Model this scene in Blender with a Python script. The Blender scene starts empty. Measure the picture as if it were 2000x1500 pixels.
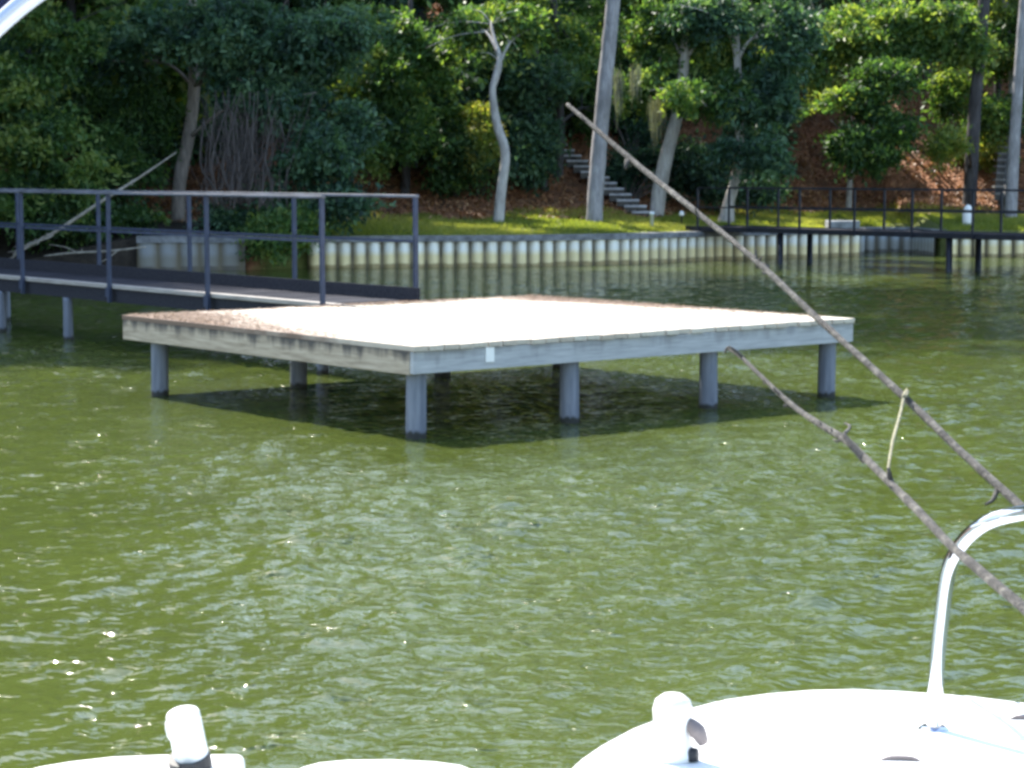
import bpy, math, random
import numpy as np
from mathutils import Vector, Matrix, Quaternion
random.seed(7)
R = np.random.default_rng(11)
C = bpy.context.scene.collection
scene = bpy.context.scene

# ------------------------------------------------------------------ camera
F = 4170.0
PITCH = math.atan(420 / F)
CAMZ = 2.05
cam = bpy.data.cameras.new('camera')
cam.sensor_width = 36.0
cam.lens = 36.0 * F / 2000.0
cam.clip_start = 0.05
cam.clip_end = 2000
camo = bpy.data.objects.new('camera', cam)
C.objects.link(camo)
camo.location = (0, 0, CAMZ)
camo.rotation_euler = (math.pi / 2 - PITCH, 0, 0)
scene.camera = camo

def ray(u, v):
    x = (u - 1000) / F
    y = (750 - v) / F
    c, s = math.cos(PITCH), math.sin(PITCH)
    return Vector((x, c + y * s, -s + y * c))

def P(u, v, d):                     # the point seen at (u, v) that lies d metres ahead
    r = ray(u, v)
    k = d / r.y
    return Vector((r.x * k, d, CAMZ + r.z * k))

def G(u, v, z=0.0):                 # the point seen at (u, v) at height z
    r = ray(u, v)
    k = (z - CAMZ) / r.z
    return Vector((r.x * k, r.y * k, z))

# ------------------------------------------------------------------ the ground's shape
SH = np.array([(-200, 22), (-40, 25), (-22, 28), (-16, 30.5), (-13.4, 34), (-11.8, 40.0), (-10.6, 42.6), (-9, 43.2), (-5.5, 43.6), (-4.3, 44.4), (0, 45.2), (2.2, 46.2),  # unseen left point of land bent forward so its trees shade the walkway
               (4.7, 48.6), (8.2, 50.7), (8.6, 53.0), (10.0, 53.0), (10.2, 50.4), (20, 49), (40, 47), (200, 44)])
def shore(x):
    return np.interp(x, SH[:, 0], SH[:, 1])
TT = np.array([-0.02, 0.05, 4.0, 7.0, 12.0, 22.0, 50.0, 75, 400])
TZ = np.array([-1.6, 0.60, 0.93, 1.42, 4.2, 10.2, 24.0, 27, 28])
TZL = np.array([-1.6, 0.12, 1.0, 1.7, 4.4, 10.2, 24.0, 27, 28])
def gz(x, y):
    t = y - shore(x)
    a = np.interp(t, TT, TZ)
    b = np.interp(t, TT, TZL)
    w = np.clip((-8.0 - x) / 2.0, 0, 1)
    bump = 0.10 * np.sin(x * 0.9 + y * 0.35) * np.clip((t - 4) / 6, 0, 1) + 0.3 * np.sin(x * 0.31 + 1.3) * np.sin(y * 0.21) * np.clip((t - 7) / 8, 0, 1)
    return a * (1 - w) + b * w + bump

def on_ground(u, v):                # where the ray through (u, v) first meets the land
    r = ray(u, v)
    for d in np.arange(40, 90, 0.05):
        k = d / r.y
        z = CAMZ + r.z * k
        if z <= gz(r.x * k, d) and d > shore(r.x * k):
            return Vector((r.x * k, d, float(gz(r.x * k, d))))
    return P(u, v, 55)

# ------------------------------------------------------------------ helpers
class MB:
    def __init__(s):
        s.v, s.f = [], []
    def add(s, vs, fs):
        o = len(s.v)
        s.v += [tuple(p) for p in vs]
        s.f += [tuple(i + o for i in f) for f in fs]
    def box(s, lo, hi, jit=0.0):
        x0, y0, z0 = lo
        x1, y1, z1 = hi
        vs = [(x0, y0, z0), (x1, y0, z0), (x1, y1, z0), (x0, y1, z0), (x0, y0, z1), (x1, y0, z1), (x1, y1, z1), (x0, y1, z1)]
        if jit:
            vs = [tuple(c + random.uniform(-jit, jit) for c in p) for p in vs]
        s.add(vs, [(0, 3, 2, 1), (4, 5, 6, 7), (0, 1, 5, 4), (1, 2, 6, 5), (2, 3, 7, 6), (3, 0, 4, 7)])
    def bar(s, a, b, w, h, up=(0, 0, 1)):
        a, b = Vector(a), Vector(b)
        t = (b - a).normalized()
        sx = t.cross(Vector(up)).normalized() * w / 2
        sz = sx.cross(t).normalized() * h / 2
        vs = [a - sx - sz, a + sx - sz, a + sx + sz, a - sx + sz, b - sx - sz, b + sx - sz, b + sx + sz, b - sx + sz]
        s.add(vs, [(0, 3, 2, 1), (4, 5, 6, 7), (0, 1, 5, 4), (1, 2, 6, 5), (2, 3, 7, 6), (3, 0, 4, 7)])
    def tube(s, pts, rad, n=10, sub=4, rough=0.0, cap=True, flat=1.0):
        pts = [Vector(p) for p in pts]
        if isinstance(rad, (int, float)):
            rad = [rad] * len(pts)
        if sub > 1 and len(pts) > 2:
            q, rr = [], []
            for i in range(len(pts) - 1):
                p0 = pts[max(i - 1, 0)]
                p1, p2 = pts[i], pts[i + 1]
                p3 = pts[min(i + 2, len(pts) - 1)]
                for j in range(sub):
                    t = j / sub
                    q.append(0.5 * ((2 * p1) + (p2 - p0) * t + (2 * p0 - 5 * p1 + 4 * p2 - p3) * t * t + (3 * p1 - p0 - 3 * p2 + p3) * t ** 3))
                    rr.append(rad[i] * (1 - t) + rad[i + 1] * t)
            q.append(pts[-1])
            rr.append(rad[-1])
            pts, rad = q, rr
        ref = None
        vs, fs = [], []
        m = len(pts)
        for i, p in enumerate(pts):
            t = (pts[min(i + 1, m - 1)] - pts[max(i - 1, 0)])
            t = t.normalized() if t.length > 1e-9 else Vector((0, 0, 1))
            if ref is None:
                ref = Vector((1, 0, 0)) if abs(t.x) < 0.8 else Vector((0, 1, 0))
            a = (ref - t * ref.dot(t)).normalized()
            ref = a
            b = t.cross(a)
            for k in range(n):
                an = 2 * math.pi * k / n
                r = rad[i] * (1 + random.uniform(-rough, rough))
                vs.append(p + a * math.cos(an) * r + b * math.sin(an) * r * flat)
        for i in range(m - 1):
            for k in range(n):
                k2 = (k + 1) % n
                fs.append((i * n + k, i * n + k2, (i + 1) * n + k2, (i + 1) * n + k))
        if cap:
            fs.append(tuple(reversed(range(n))))
            fs.append(tuple((m - 1) * n + k for k in range(n)))
        s.add(vs, fs)
    def lathe(s, prof, c=(0, 0, 0), n=20):
        vs, fs = [], []
        for r, z in prof:
            for k in range(n):
                an = 2 * math.pi * k / n
                vs.append((c[0] + r * math.cos(an), c[1] + r * math.sin(an), c[2] + z))
        m = len(prof)
        for i in range(m - 1):
            for k in range(n):
                k2 = (k + 1) % n
                fs.append((i * n + k, i * n + k2, (i + 1) * n + k2, (i + 1) * n + k))
        fs.append(tuple(reversed(range(n))))
        fs.append(tuple((m - 1) * n + k for k in range(n)))
        s.add(vs, fs)
    def prism(s, outline, z0, z1):
        n = len(outline)
        vs = [(x, y, z0) for x, y in outline] + [(x, y, z1) for x, y in outline]
        fs = [tuple(reversed(range(n))), tuple(range(n, 2 * n))]
        fs += [(i, (i + 1) % n, n + (i + 1) % n, n + i) for i in range(n)]
        s.add(vs, fs)
    def build(s, name, mat, parent=None, smooth=False, bevel=0.0, seg=2):
        me = bpy.data.meshes.new(name)
        me.from_pydata(s.v, [], s.f)
        me.validate()
        me.materials.append(mat)
        if smooth:
            me.polygons.foreach_set('use_smooth', [True] * len(me.polygons))
        o = bpy.data.objects.new(name, me)
        C.objects.link(o)
        if parent:
            o.parent = parent
        if bevel:
            b = o.modifiers.new('bevel', 'BEVEL')
            b.width = bevel
            b.segments = seg
            b.limit_method = 'ANGLE'
            b.angle_limit = math.radians(40)
            if smooth:
                b.harden_normals = False
        return o

def tag(o, label, cat, group=None, kind=None):
    o['label'] = label
    if cat:
        o['category'] = cat
    if group:
        o['group'] = group
    if kind:
        o['kind'] = kind
    return o

def empty(name, loc=(0, 0, 0), rz=0.0):
    o = bpy.data.objects.new(name, None)
    C.objects.link(o)
    o.location = loc
    o.rotation_euler = (0, 0, rz)
    o.empty_display_size = 0.2
    return o

def thing(name, label, cat, loc=(0, 0, 0), rz=0.0, group=None):
    return tag(empty(name, loc, rz), label, cat, group)

def copy_tree(o, parent=None):
    c = o.copy()
    C.objects.link(c)
    if parent:
        c.parent = parent
    for ch in list(o.children):
        copy_tree(ch, c)
    return c

def npmesh(name, verts, faces, mat, parent=None, smooth=False, attrs=None):
    """verts (n,3), faces (m,4) or (m,3) arrays"""
    me = bpy.data.meshes.new(name)
    nv, (nf, k) = len(verts), faces.shape
    me.vertices.add(nv)
    me.vertices.foreach_set('co', np.ascontiguousarray(verts, dtype=np.float32).ravel())
    me.loops.add(nf * k)
    me.loops.foreach_set('vertex_index', np.ascontiguousarray(faces, dtype=np.int32).ravel())
    me.polygons.add(nf)
    me.polygons.foreach_set('loop_start', np.arange(nf, dtype=np.int32) * k)
    me.polygons.foreach_set('loop_total', np.full(nf, k, dtype=np.int32))
    me.update(calc_edges=True)
    if smooth:
        me.polygons.foreach_set('use_smooth', np.ones(nf, dtype=bool))
    for an, arr in (attrs or {}).items():
        a = me.attributes.new(an, 'FLOAT', 'POINT')
        a.data.foreach_set('value', np.ascontiguousarray(arr, dtype=np.float32))
    me.materials.append(mat)
    o = bpy.data.objects.new(name, me)
    C.objects.link(o)
    if parent:
        o.parent = parent
    return o

# ------------------------------------------------------------------ materials
class N:
    def __init__(s, name):
        s.m = bpy.data.materials.new(name)
        s.m.use_nodes = True
        s.t = s.m.node_tree
        s.t.nodes.clear()
        s.out = s.t.nodes.new('ShaderNodeOutputMaterial')
    def n(s, kind, **kw):
        x = s.t.nodes.new('ShaderNode' + kind)
        for k, v in kw.items():
            if k in x.inputs:
                x.inputs[k].default_value = v
            else:
                setattr(x, k, v)
        return x
    def l(s, a, b):
        s.t.links.new(a, b)
    def noise(s, scale, detail=4, rough=0.55, vec=None, dist=0.0):
        x = s.n('TexNoise')
        x.inputs['Scale'].default_value = scale
        x.inputs['Detail'].default_value = detail
        x.inputs['Roughness'].default_value = rough
        x.inputs['Distortion'].default_value = dist
        if vec is not None:
            s.l(vec, x.inputs['Vector'])
        return x.outputs['Fac']
    def coords(s, kind='Object', scale=(1, 1, 1)):
        c = s.n('TexCoord')
        mp = s.n('Mapping')
        mp.inputs['Scale'].default_value = scale
        s.l(c.outputs[kind], mp.inputs['Vector'])
        return mp.outputs['Vector']
    def ramp(s, fac, stops):
        x = s.n('ValToRGB')
        e = x.color_ramp.elements
        while len(e) > 1:
            e.remove(e[-1])
        for i, (p, c) in enumerate(stops):
            q = e[0] if i == 0 else e.new(p)
            q.position = p
            q.color = (*c, 1) if len(c) == 3 else c
        s.l(fac, x.inputs['Fac'])
        return x.outputs['Color']
    def mix(s, fac, a, b, mode='MIX'):
        x = s.n('Mix', data_type='RGBA', blend_type=mode)
        for val, idx in ((fac, 0), (a, 6), (b, 7)):
            if isinstance(val, (int, float)):
                x.inputs[idx].default_value = val
            elif isinstance(val, tuple):
                x.inputs[idx].default_value = (*val, 1)
            else:
                s.l(val, x.inputs[idx])
        return x.outputs[2]
    def math(s, op, a, b=0.0, clamp=False):
        x = s.n('Math', operation=op, use_clamp=clamp)
        for val, idx in ((a, 0), (b, 1)):
            if isinstance(val, (int, float)):
                x.inputs[idx].default_value = val
            else:
                s.l(val, x.inputs[idx])
        return x.outputs[0]
    def bsdf(s, color=None, rough=0.6, metal=0.0, bump=None, bstr=0.3, bdist=0.02, spec=0.5, ior=None, normal=None):
        b = s.n('BsdfPrincipled')
        if color is not None:
            if isinstance(color, tuple):
                b.inputs['Base Color'].default_value = (*color, 1)
            else:
                s.l(color, b.inputs['Base Color'])
        if isinstance(rough, (int, float)):
            b.inputs['Roughness'].default_value = rough
        else:
            s.l(rough, b.inputs['Roughness'])
        b.inputs['Metallic'].default_value = metal
        b.inputs['Specular IOR Level'].default_value = spec
        if ior:
            b.inputs['IOR'].default_value = ior
        if bump is not None:
            bp = s.n('Bump')
            bp.inputs['Strength'].default_value = bstr
            bp.inputs['Distance'].default_value = bdist
            s.l(bump, bp.inputs['Height'])
            s.l(bp.outputs['Normal'], b.inputs['Normal'])
        s.l(b.outputs['BSDF'], s.out.inputs['Surface'])
        return b

def mat_wood(name, c0, c1, c2, axis_scale, plank=None, stain=None, spec=0.5):
    a = N(name)
    v = a.coords('Object', axis_scale)
    g = a.noise(3.0, 6, 0.65, v)
    base = a.ramp(g, [(0.25, c0), (0.5, c1), (0.75, c2)])
    v2 = a.coords('Object', (1, 1, 1))
    if plank:
        at = a.n('Attribute', attribute_name='tint')
        base = a.mix(a.math('MULTIPLY', at.outputs['Fac'], 0.55), base, plank)
    if stain:
        st = a.noise(2.2, 5, 0.6, v2)
        sm = a.ramp(st, [(0.5, (0, 0, 0)), (0.66, (1, 1, 1))])
        base = a.mix(a.math('MULTIPLY', sm, 0.6), base, stain)
    a.bsdf(base, 0.9, bump=g, bstr=0.35, bdist=0.006, spec=spec)
    return a.m

M = {}
def mat_deck():
    a = N('weathered_deck_wood')
    g = a.noise(3.0, 6, 0.65, a.coords('Object', (14, 0.9, 14)))
    base = a.ramp(g, [(0.25, (0.42, 0.37, 0.30)), (0.5, (0.54, 0.49, 0.415)), (0.75, (0.64, 0.595, 0.515))])
    at = a.n('Attribute', attribute_name='tint')
    base = a.mix(a.math('MULTIPLY', at.outputs['Fac'], 0.5), base, (0.34, 0.26, 0.20))
    # brown damp weathering that creeps in from the left edge, the far right edge and the walkway end
    tc = a.n('TexCoord')
    sep = a.n('SeparateXYZ')
    a.l(tc.outputs['Object'], sep.inputs[0])
    n1 = a.noise(1.4, 5, 0.65, a.coords('Object', (1.6, 0.7, 1)))
    left = a.math('SUBTRACT', 1.0, a.math('DIVIDE', sep.outputs['X'], 0.75))
    left = a.math('ADD', left, a.math('MULTIPLY', a.math('SUBTRACT', sep.outputs['Y'], 2.9), 0.42))
    right = a.math('DIVIDE', a.math('SUBTRACT', sep.outputs['X'], 4.35), 0.6)
    right = a.math('ADD', right, a.math('MULTIPLY', a.math('SUBTRACT', sep.outputs['Y'], 2.4), 0.35))
    back = a.math('DIVIDE', a.math('SUBTRACT', sep.outputs['Y'], 4.2), 0.35)
    e = a.math('MAXIMUM', a.math('MAXIMUM', left, right), back)
    k = a.math('ADD', a.math('MULTIPLY', e, 0.72), a.math('MULTIPLY', a.math('SUBTRACT', n1, 0.5), 2.2))
    k = a.math('MULTIPLY', k, 1.6, True)
    base = a.mix(a.math('MULTIPLY', k, 0.9), base, (0.15, 0.092, 0.064))
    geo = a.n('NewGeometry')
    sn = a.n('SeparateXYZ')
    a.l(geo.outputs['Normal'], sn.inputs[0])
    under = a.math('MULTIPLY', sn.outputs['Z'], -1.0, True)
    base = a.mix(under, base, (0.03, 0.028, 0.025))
    a.bsdf(base, 0.85, bump=g, bstr=0.35, bdist=0.006)
    return a.m
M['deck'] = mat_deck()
M['walk'] = mat_wood('shade_dark_walkway_wood', (0.014, 0.015, 0.02), (0.032, 0.033, 0.042), (0.055, 0.054, 0.06), (1, 12, 12), spec=0.12)  # tree shade over the walkway deck is put into this dark colour
M['walkrim'] = mat_wood('pale_walkway_edge', (0.2, 0.18, 0.16), (0.33, 0.3, 0.27), (0.45, 0.42, 0.38), (12, 1, 12))

def mat_rim(name, c0, c1, c2, streak, sc):
    a = N(name)
    v = a.coords('Object', sc)
    g = a.noise(3.0, 6, 0.65, v)
    base = a.ramp(g, [(0.25, c0), (0.5, c1), (0.78, c2)])
    # dark run-off stains that start at the top edge of the board
    tc = a.n('TexCoord')
    sep = a.n('SeparateXYZ')
    a.l(tc.outputs['Object'], sep.inputs[0])
    vs = a.coords('Object', (7, 7, 0.5))
    st = a.noise(1.0, 5, 0.6, vs)
    reach = a.math('MULTIPLY_ADD', st, 0.32)
    reach.node.inputs[2].default_value = -0.08
    top = a.math('SUBTRACT', 0.679, sep.outputs['Z'])
    k = a.math('SUBTRACT', reach, top)
    k = a.math('MULTIPLY', k, 12.0, True)
    base = a.mix(a.math('MULTIPLY', k, streak), base, (0.045, 0.042, 0.045))
    a.bsdf(base, 0.8, bump=g, bstr=0.4, bdist=0.006)
    return a.m
M['rim_warm'] = mat_rim('stained_rim_wood', (0.22, 0.175, 0.125), (0.40, 0.33, 0.25), (0.55, 0.47, 0.37), 0.9, (12, 1.0, 12))
M['rim_shade_grey'] = mat_rim('shade_grey_rim_wood', (0.24, 0.25, 0.27), (0.38, 0.39, 0.41), (0.5, 0.51, 0.53), 0.35, (1.0, 12, 12))  # rim wood again in blue grey, the front's shade put into its colour

def mat_pile():
    a = N('grey_pile_wood')
    v = a.coords('Object', (9, 9, 0.8))
    g = a.noise(2.5, 5, 0.6, v)
    base = a.ramp(g, [(0.3, (0.085, 0.10, 0.135)), (0.5, (0.14, 0.158, 0.20)), (0.75, (0.21, 0.228, 0.275))])
    geo = a.n('NewGeometry')
    sep = a.n('SeparateXYZ')
    a.l(geo.outputs['Position'], sep.inputs[0])
    e = a.math('MULTIPLY_ADD', g, 0.10)
    e.node.inputs[2].default_value = 0.01
    w = a.math('MULTIPLY', a.math('SUBTRACT', e, sep.outputs['Z']), 40.0, True)
    base = a.mix(w, base, (0.018, 0.02, 0.018))
    a.bsdf(base, 0.75, bump=g, bstr=0.4, bdist=0.01)
    return a.m
M['pile'] = mat_pile()

def mat_plain(name, col, rough=0.5, metal=0.0, var=0.25, sc=6.0, bstr=0.1, spec=0.5):
    a = N(name)
    v = a.coords('Object')
    g = a.noise(sc, 5, 0.6, v)
    lo = tuple(c * (1 - var) for c in col)
    hi = tuple(min(1, c * (1 + var)) for c in col)
    a.bsdf(a.ramp(g, [(0.3, lo), (0.7, hi)]), rough, metal, bump=g, bstr=bstr, bdist=0.004, spec=spec)
    return a.m
M['steel'] = mat_plain('blue_grey_painted_steel', (0.028, 0.04, 0.078), 0.55, 0.0, 0.35)
M['steel_top'] = mat_plain('worn_grey_rail', (0.10, 0.108, 0.135), 0.6, 0.0, 0.5, 3.0)
M['dark_steel'] = mat_plain('dark_painted_steel', (0.010, 0.012, 0.022), 0.55, 0.0, 0.4)
M['white_paint'] = mat_plain('white_plate_paint', (0.8, 0.8, 0.8), 0.5, 0, 0.03)
M['concrete'] = mat_plain('grey_cap_concrete', (0.17, 0.175, 0.185), 0.85, 0, 0.55, 6.0, 0.4)
M['block'] = mat_plain('pale_block_concrete', (0.2, 0.21, 0.22), 0.85, 0, 0.4, 5.0, 0.4)
M['pvc'] = mat_plain('pale_plastic_pipe', (0.62, 0.68, 0.72), 0.4, 0, 0.08)
M['gelcoat'] = mat_plain('white_gelcoat', (0.82, 0.82, 0.82), 0.25, 0, 0.03, 2.0, 0.02)
M['vinyl'] = mat_plain('white_vinyl', (0.8, 0.8, 0.78), 0.45, 0, 0.04, 12.0, 0.08)
M['plastic'] = mat_plain('white_moulded_plastic', (0.8, 0.8, 0.79), 0.35, 0, 0.03)
M['seam'] = mat_plain('beige_sealant', (0.42, 0.36, 0.32), 0.6, 0, 0.2)
M['black'] = mat_plain('black_rubber', (0.02, 0.02, 0.022), 0.6, 0, 0.3)
M['brown_grey'] = mat_plain('grey_brown_plastic', (0.22, 0.18, 0.17), 0.5, 0, 0.3)
M['navy'] = mat_plain('navy_canvas', (0.012, 0.018, 0.06), 0.9, 0, 0.3, 30)
M['chrome'] = mat_plain('polished_steel', (0.62, 0.64, 0.70), 0.05, 1.0, 0.04, 3.0, 0.02)
M['alu'] = mat_plain('pale_anodised_tube', (0.42, 0.46, 0.54), 0.3, 0.5, 0.05)

def mat_bark(name, c0, c1, c2, sc=(3, 3, 0.7)):
    a = N(name)
    v = a.coords('Object', sc)
    g = a.noise(4.0, 7, 0.7, v, 0.3)
    p = a.noise(1.3, 3, 0.5, a.coords('Object'))
    base = a.ramp(g, [(0.3, c0), (0.5, c1), (0.72, c2)])
    base = a.mix(a.ramp(p, [(0.45, (0, 0, 0)), (0.7, (0.7, 0.7, 0.7))]), base, tuple(c * 0.55 for c in c1))
    a.bsdf(base, 0.9, bump=g, bstr=0.8, bdist=0.03)
    return a.m
M['bark_grey'] = mat_bark('grey_bark', (0.15, 0.14, 0.15), (0.27, 0.26, 0.27), (0.40, 0.39, 0.40))
M['bark_pale'] = mat_bark('pale_bark', (0.22, 0.20, 0.19), (0.38, 0.36, 0.34), (0.52, 0.50, 0.48))
M['bark_dark'] = mat_bark('dark_bark', (0.025, 0.022, 0.022), (0.055, 0.05, 0.052), (0.10, 0.095, 0.10))
M['bark_brown'] = mat_bark('brown_bark', (0.04, 0.032, 0.03), (0.095, 0.078, 0.072), (0.17, 0.145, 0.135))
M['bark_vine'] = mat_bark('warm_grey_bark', (0.13, 0.11, 0.10), (0.24, 0.205, 0.18), (0.36, 0.32, 0.29))
M['dead'] = mat_bark('bleached_dead_wood', (0.18, 0.155, 0.13), (0.32, 0.285, 0.24), (0.5, 0.46, 0.39))
M['stick'] = mat_bark('grey_weathered_stick', (0.03, 0.028, 0.026), (0.075, 0.07, 0.064), (0.24, 0.225, 0.195), (9, 9, 9))
M['stem'] = mat_bark('pale_dry_stem', (0.18, 0.17, 0.10), (0.30, 0.28, 0.18), (0.42, 0.40, 0.27), (9, 9, 9))
M['step'] = mat_plain('weathered_step_timber', (0.34, 0.34, 0.36), 0.8, 0, 0.35, 5, 0.3)
M['step_worn'] = mat_plain('worn_step_timber', (0.15, 0.145, 0.14), 0.85, 0, 0.4, 5, 0.3)
M['step_dark'] = mat_plain('dark_step_timber', (0.07, 0.065, 0.06), 0.85, 0, 0.4, 5, 0.3)

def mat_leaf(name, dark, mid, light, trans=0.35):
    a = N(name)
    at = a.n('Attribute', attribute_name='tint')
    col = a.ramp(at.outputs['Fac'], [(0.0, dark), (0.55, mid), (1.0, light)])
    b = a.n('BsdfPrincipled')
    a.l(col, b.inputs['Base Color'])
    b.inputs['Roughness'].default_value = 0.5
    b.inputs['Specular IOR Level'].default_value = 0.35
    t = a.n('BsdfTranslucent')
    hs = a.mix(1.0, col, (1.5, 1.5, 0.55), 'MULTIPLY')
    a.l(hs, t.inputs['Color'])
    mx = a.n('MixShader')
    mx.inputs[0].default_value = trans
    a.l(b.outputs[0], mx.inputs[1])
    a.l(t.outputs[0], mx.inputs[2])
    a.l(mx.outputs[0], a.out.inputs['Surface'])
    return a.m
M['leaf_blue'] = mat_leaf('blue_green_leaves', (0.02, 0.05, 0.038), (0.072, 0.15, 0.088), (0.14, 0.23, 0.12), 0.42)
M['leaf_green'] = mat_leaf('green_leaves', (0.026, 0.062, 0.024), (0.10, 0.195, 0.06), (0.25, 0.31, 0.085), 0.5)
M['leaf_lime'] = mat_leaf('yellow_green_leaves', (0.06, 0.11, 0.025), (0.14, 0.20, 0.045), (0.30, 0.29, 0.08), 0.5)
M['leaf_dry'] = mat_leaf('dry_fallen_leaves', (0.15, 0.065, 0.032), (0.28, 0.13, 0.065), (0.42, 0.25, 0.13), 0.1)
M['deck_leaf'] = mat_leaf('brown_deck_leaves', (0.08, 0.045, 0.025), (0.15, 0.09, 0.055), (0.26, 0.17, 0.11), 0.1)
M['grass'] = mat_leaf('grass_blades', (0.12, 0.165, 0.035), (0.25, 0.29, 0.065), (0.44, 0.42, 0.14), 0.55)
M['moss'] = mat_leaf('grey_hanging_moss', (0.09, 0.10, 0.085), (0.16, 0.17, 0.15), (0.25, 0.26, 0.23), 0.3)

# ------------------------------------------------------------------ world and sun
AZ, EL = math.radians(-37), math.radians(49)
w = bpy.data.worlds.new('World')
scene.world = w
w.use_nodes = True
nt = w.node_tree
bg = nt.nodes['Background']
sky = nt.nodes.new('ShaderNodeTexSky')
sky.sky_type = 'NISHITA'
sky.sun_disc = False
sky.sun_elevation = EL
sky.sun_rotation = AZ % (2 * math.pi)
sky.air_density = 1.2
sky.dust_density = 1.2
nt.links.new(sky.outputs[0], bg.inputs[0])
bg.inputs[1].default_value = 0.15
sd = bpy.data.lights.new('sun', 'SUN')
sd.energy = 4.2
sd.angle = math.radians(0.53)
sd.color = (1.0, 0.95, 0.86)
so = bpy.data.objects.new('sun', sd)
C.objects.link(so)
sv = Vector((math.sin(AZ) * math.cos(EL), math.cos(AZ) * math.cos(EL), math.sin(EL)))
so.rotation_euler = sv.to_track_quat('Z', 'Y').to_euler()
so.location = (-20, 30, 60)

# ------------------------------------------------------------------ ground
def make_ground():
    xs = np.unique(np.concatenate([np.linspace(-300, -30, 28), np.linspace(-30, 30, 181), np.linspace(30, 300, 28), SH[2:-2, 0]]))
    ts = np.concatenate([[-300, -60, -10, -1.0, -0.02, 0.05], np.linspace(0.4, 8, 24), np.linspace(8.5, 30, 44), np.linspace(33, 80, 20), [120, 250, 400]])
    X, T = np.meshgrid(xs, ts)
    Y = shore(X) + T
    Z = gz(X, Y)
    Z = np.where(T < -0.5, -1.6, Z)
    v = np.stack([X, Y, Z], -1).reshape(-1, 3)
    ny, nx = X.shape
    i = np.arange(ny - 1)[:, None] * nx + np.arange(nx - 1)[None, :]
    f = np.stack([i, i + 1, i + nx + 1, i + nx], -1).reshape(-1, 4)
    lawn = np.clip((5.2 - T) / 1.6, 0, 1) * np.clip((X + 6.0) / 1.5, 0, 1)
    mud = np.clip((-5.3 - X) / 0.6, 0, 1) * np.clip((6.5 - T) / 2, 0, 1)
    a = N('bank_soil_and_litter')
    at = a.n('Attribute', attribute_name='lawn')
    vv = a.coords('Object')
    n1 = a.noise(0.8, 6, 0.65, vv)
    n2 = a.noise(7.0, 6, 0.7, vv)
    litter = a.ramp(n2, [(0.28, (0.10, 0.048, 0.027)), (0.5, (0.25, 0.115, 0.062)), (0.72, (0.38, 0.20, 0.115))])
    litter = a.mix(a.ramp(n1, [(0.45, (0, 0, 0)), (0.62, (1, 1, 1))]), litter, (0.09, 0.055, 0.035))
    green = a.ramp(n2, [(0.3, (0.075, 0.10, 0.028)), (0.7, (0.18, 0.19, 0.06))])
    k = a.math('ADD', at.outputs['Fac'], a.math('MULTIPLY', a.math('SUBTRACT', n1, 0.5), 1.6))
    k = a.math('MULTIPLY', a.math('SUBTRACT', k, 0.35), 4.0, True)
    am = a.n('Attribute', attribute_name='mud')
    soil = a.ramp(n2, [(0.3, (0.018, 0.015, 0.012)), (0.7, (0.06, 0.048, 0.036))])
    a.bsdf(a.mix(am.outputs['Fac'], a.mix(k, litter, green), soil), 0.95, bump=n2, bstr=0.9, bdist=0.06, spec=0.2)
    o = npmesh('ground', v, f, a.m, smooth=False, attrs={'lawn': lawn.ravel(), 'mud': mud.ravel()})
    tag(o, 'sloping bank with brown leaf litter and a grassy strip behind the seawall', None, kind='structure')
make_ground()

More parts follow.
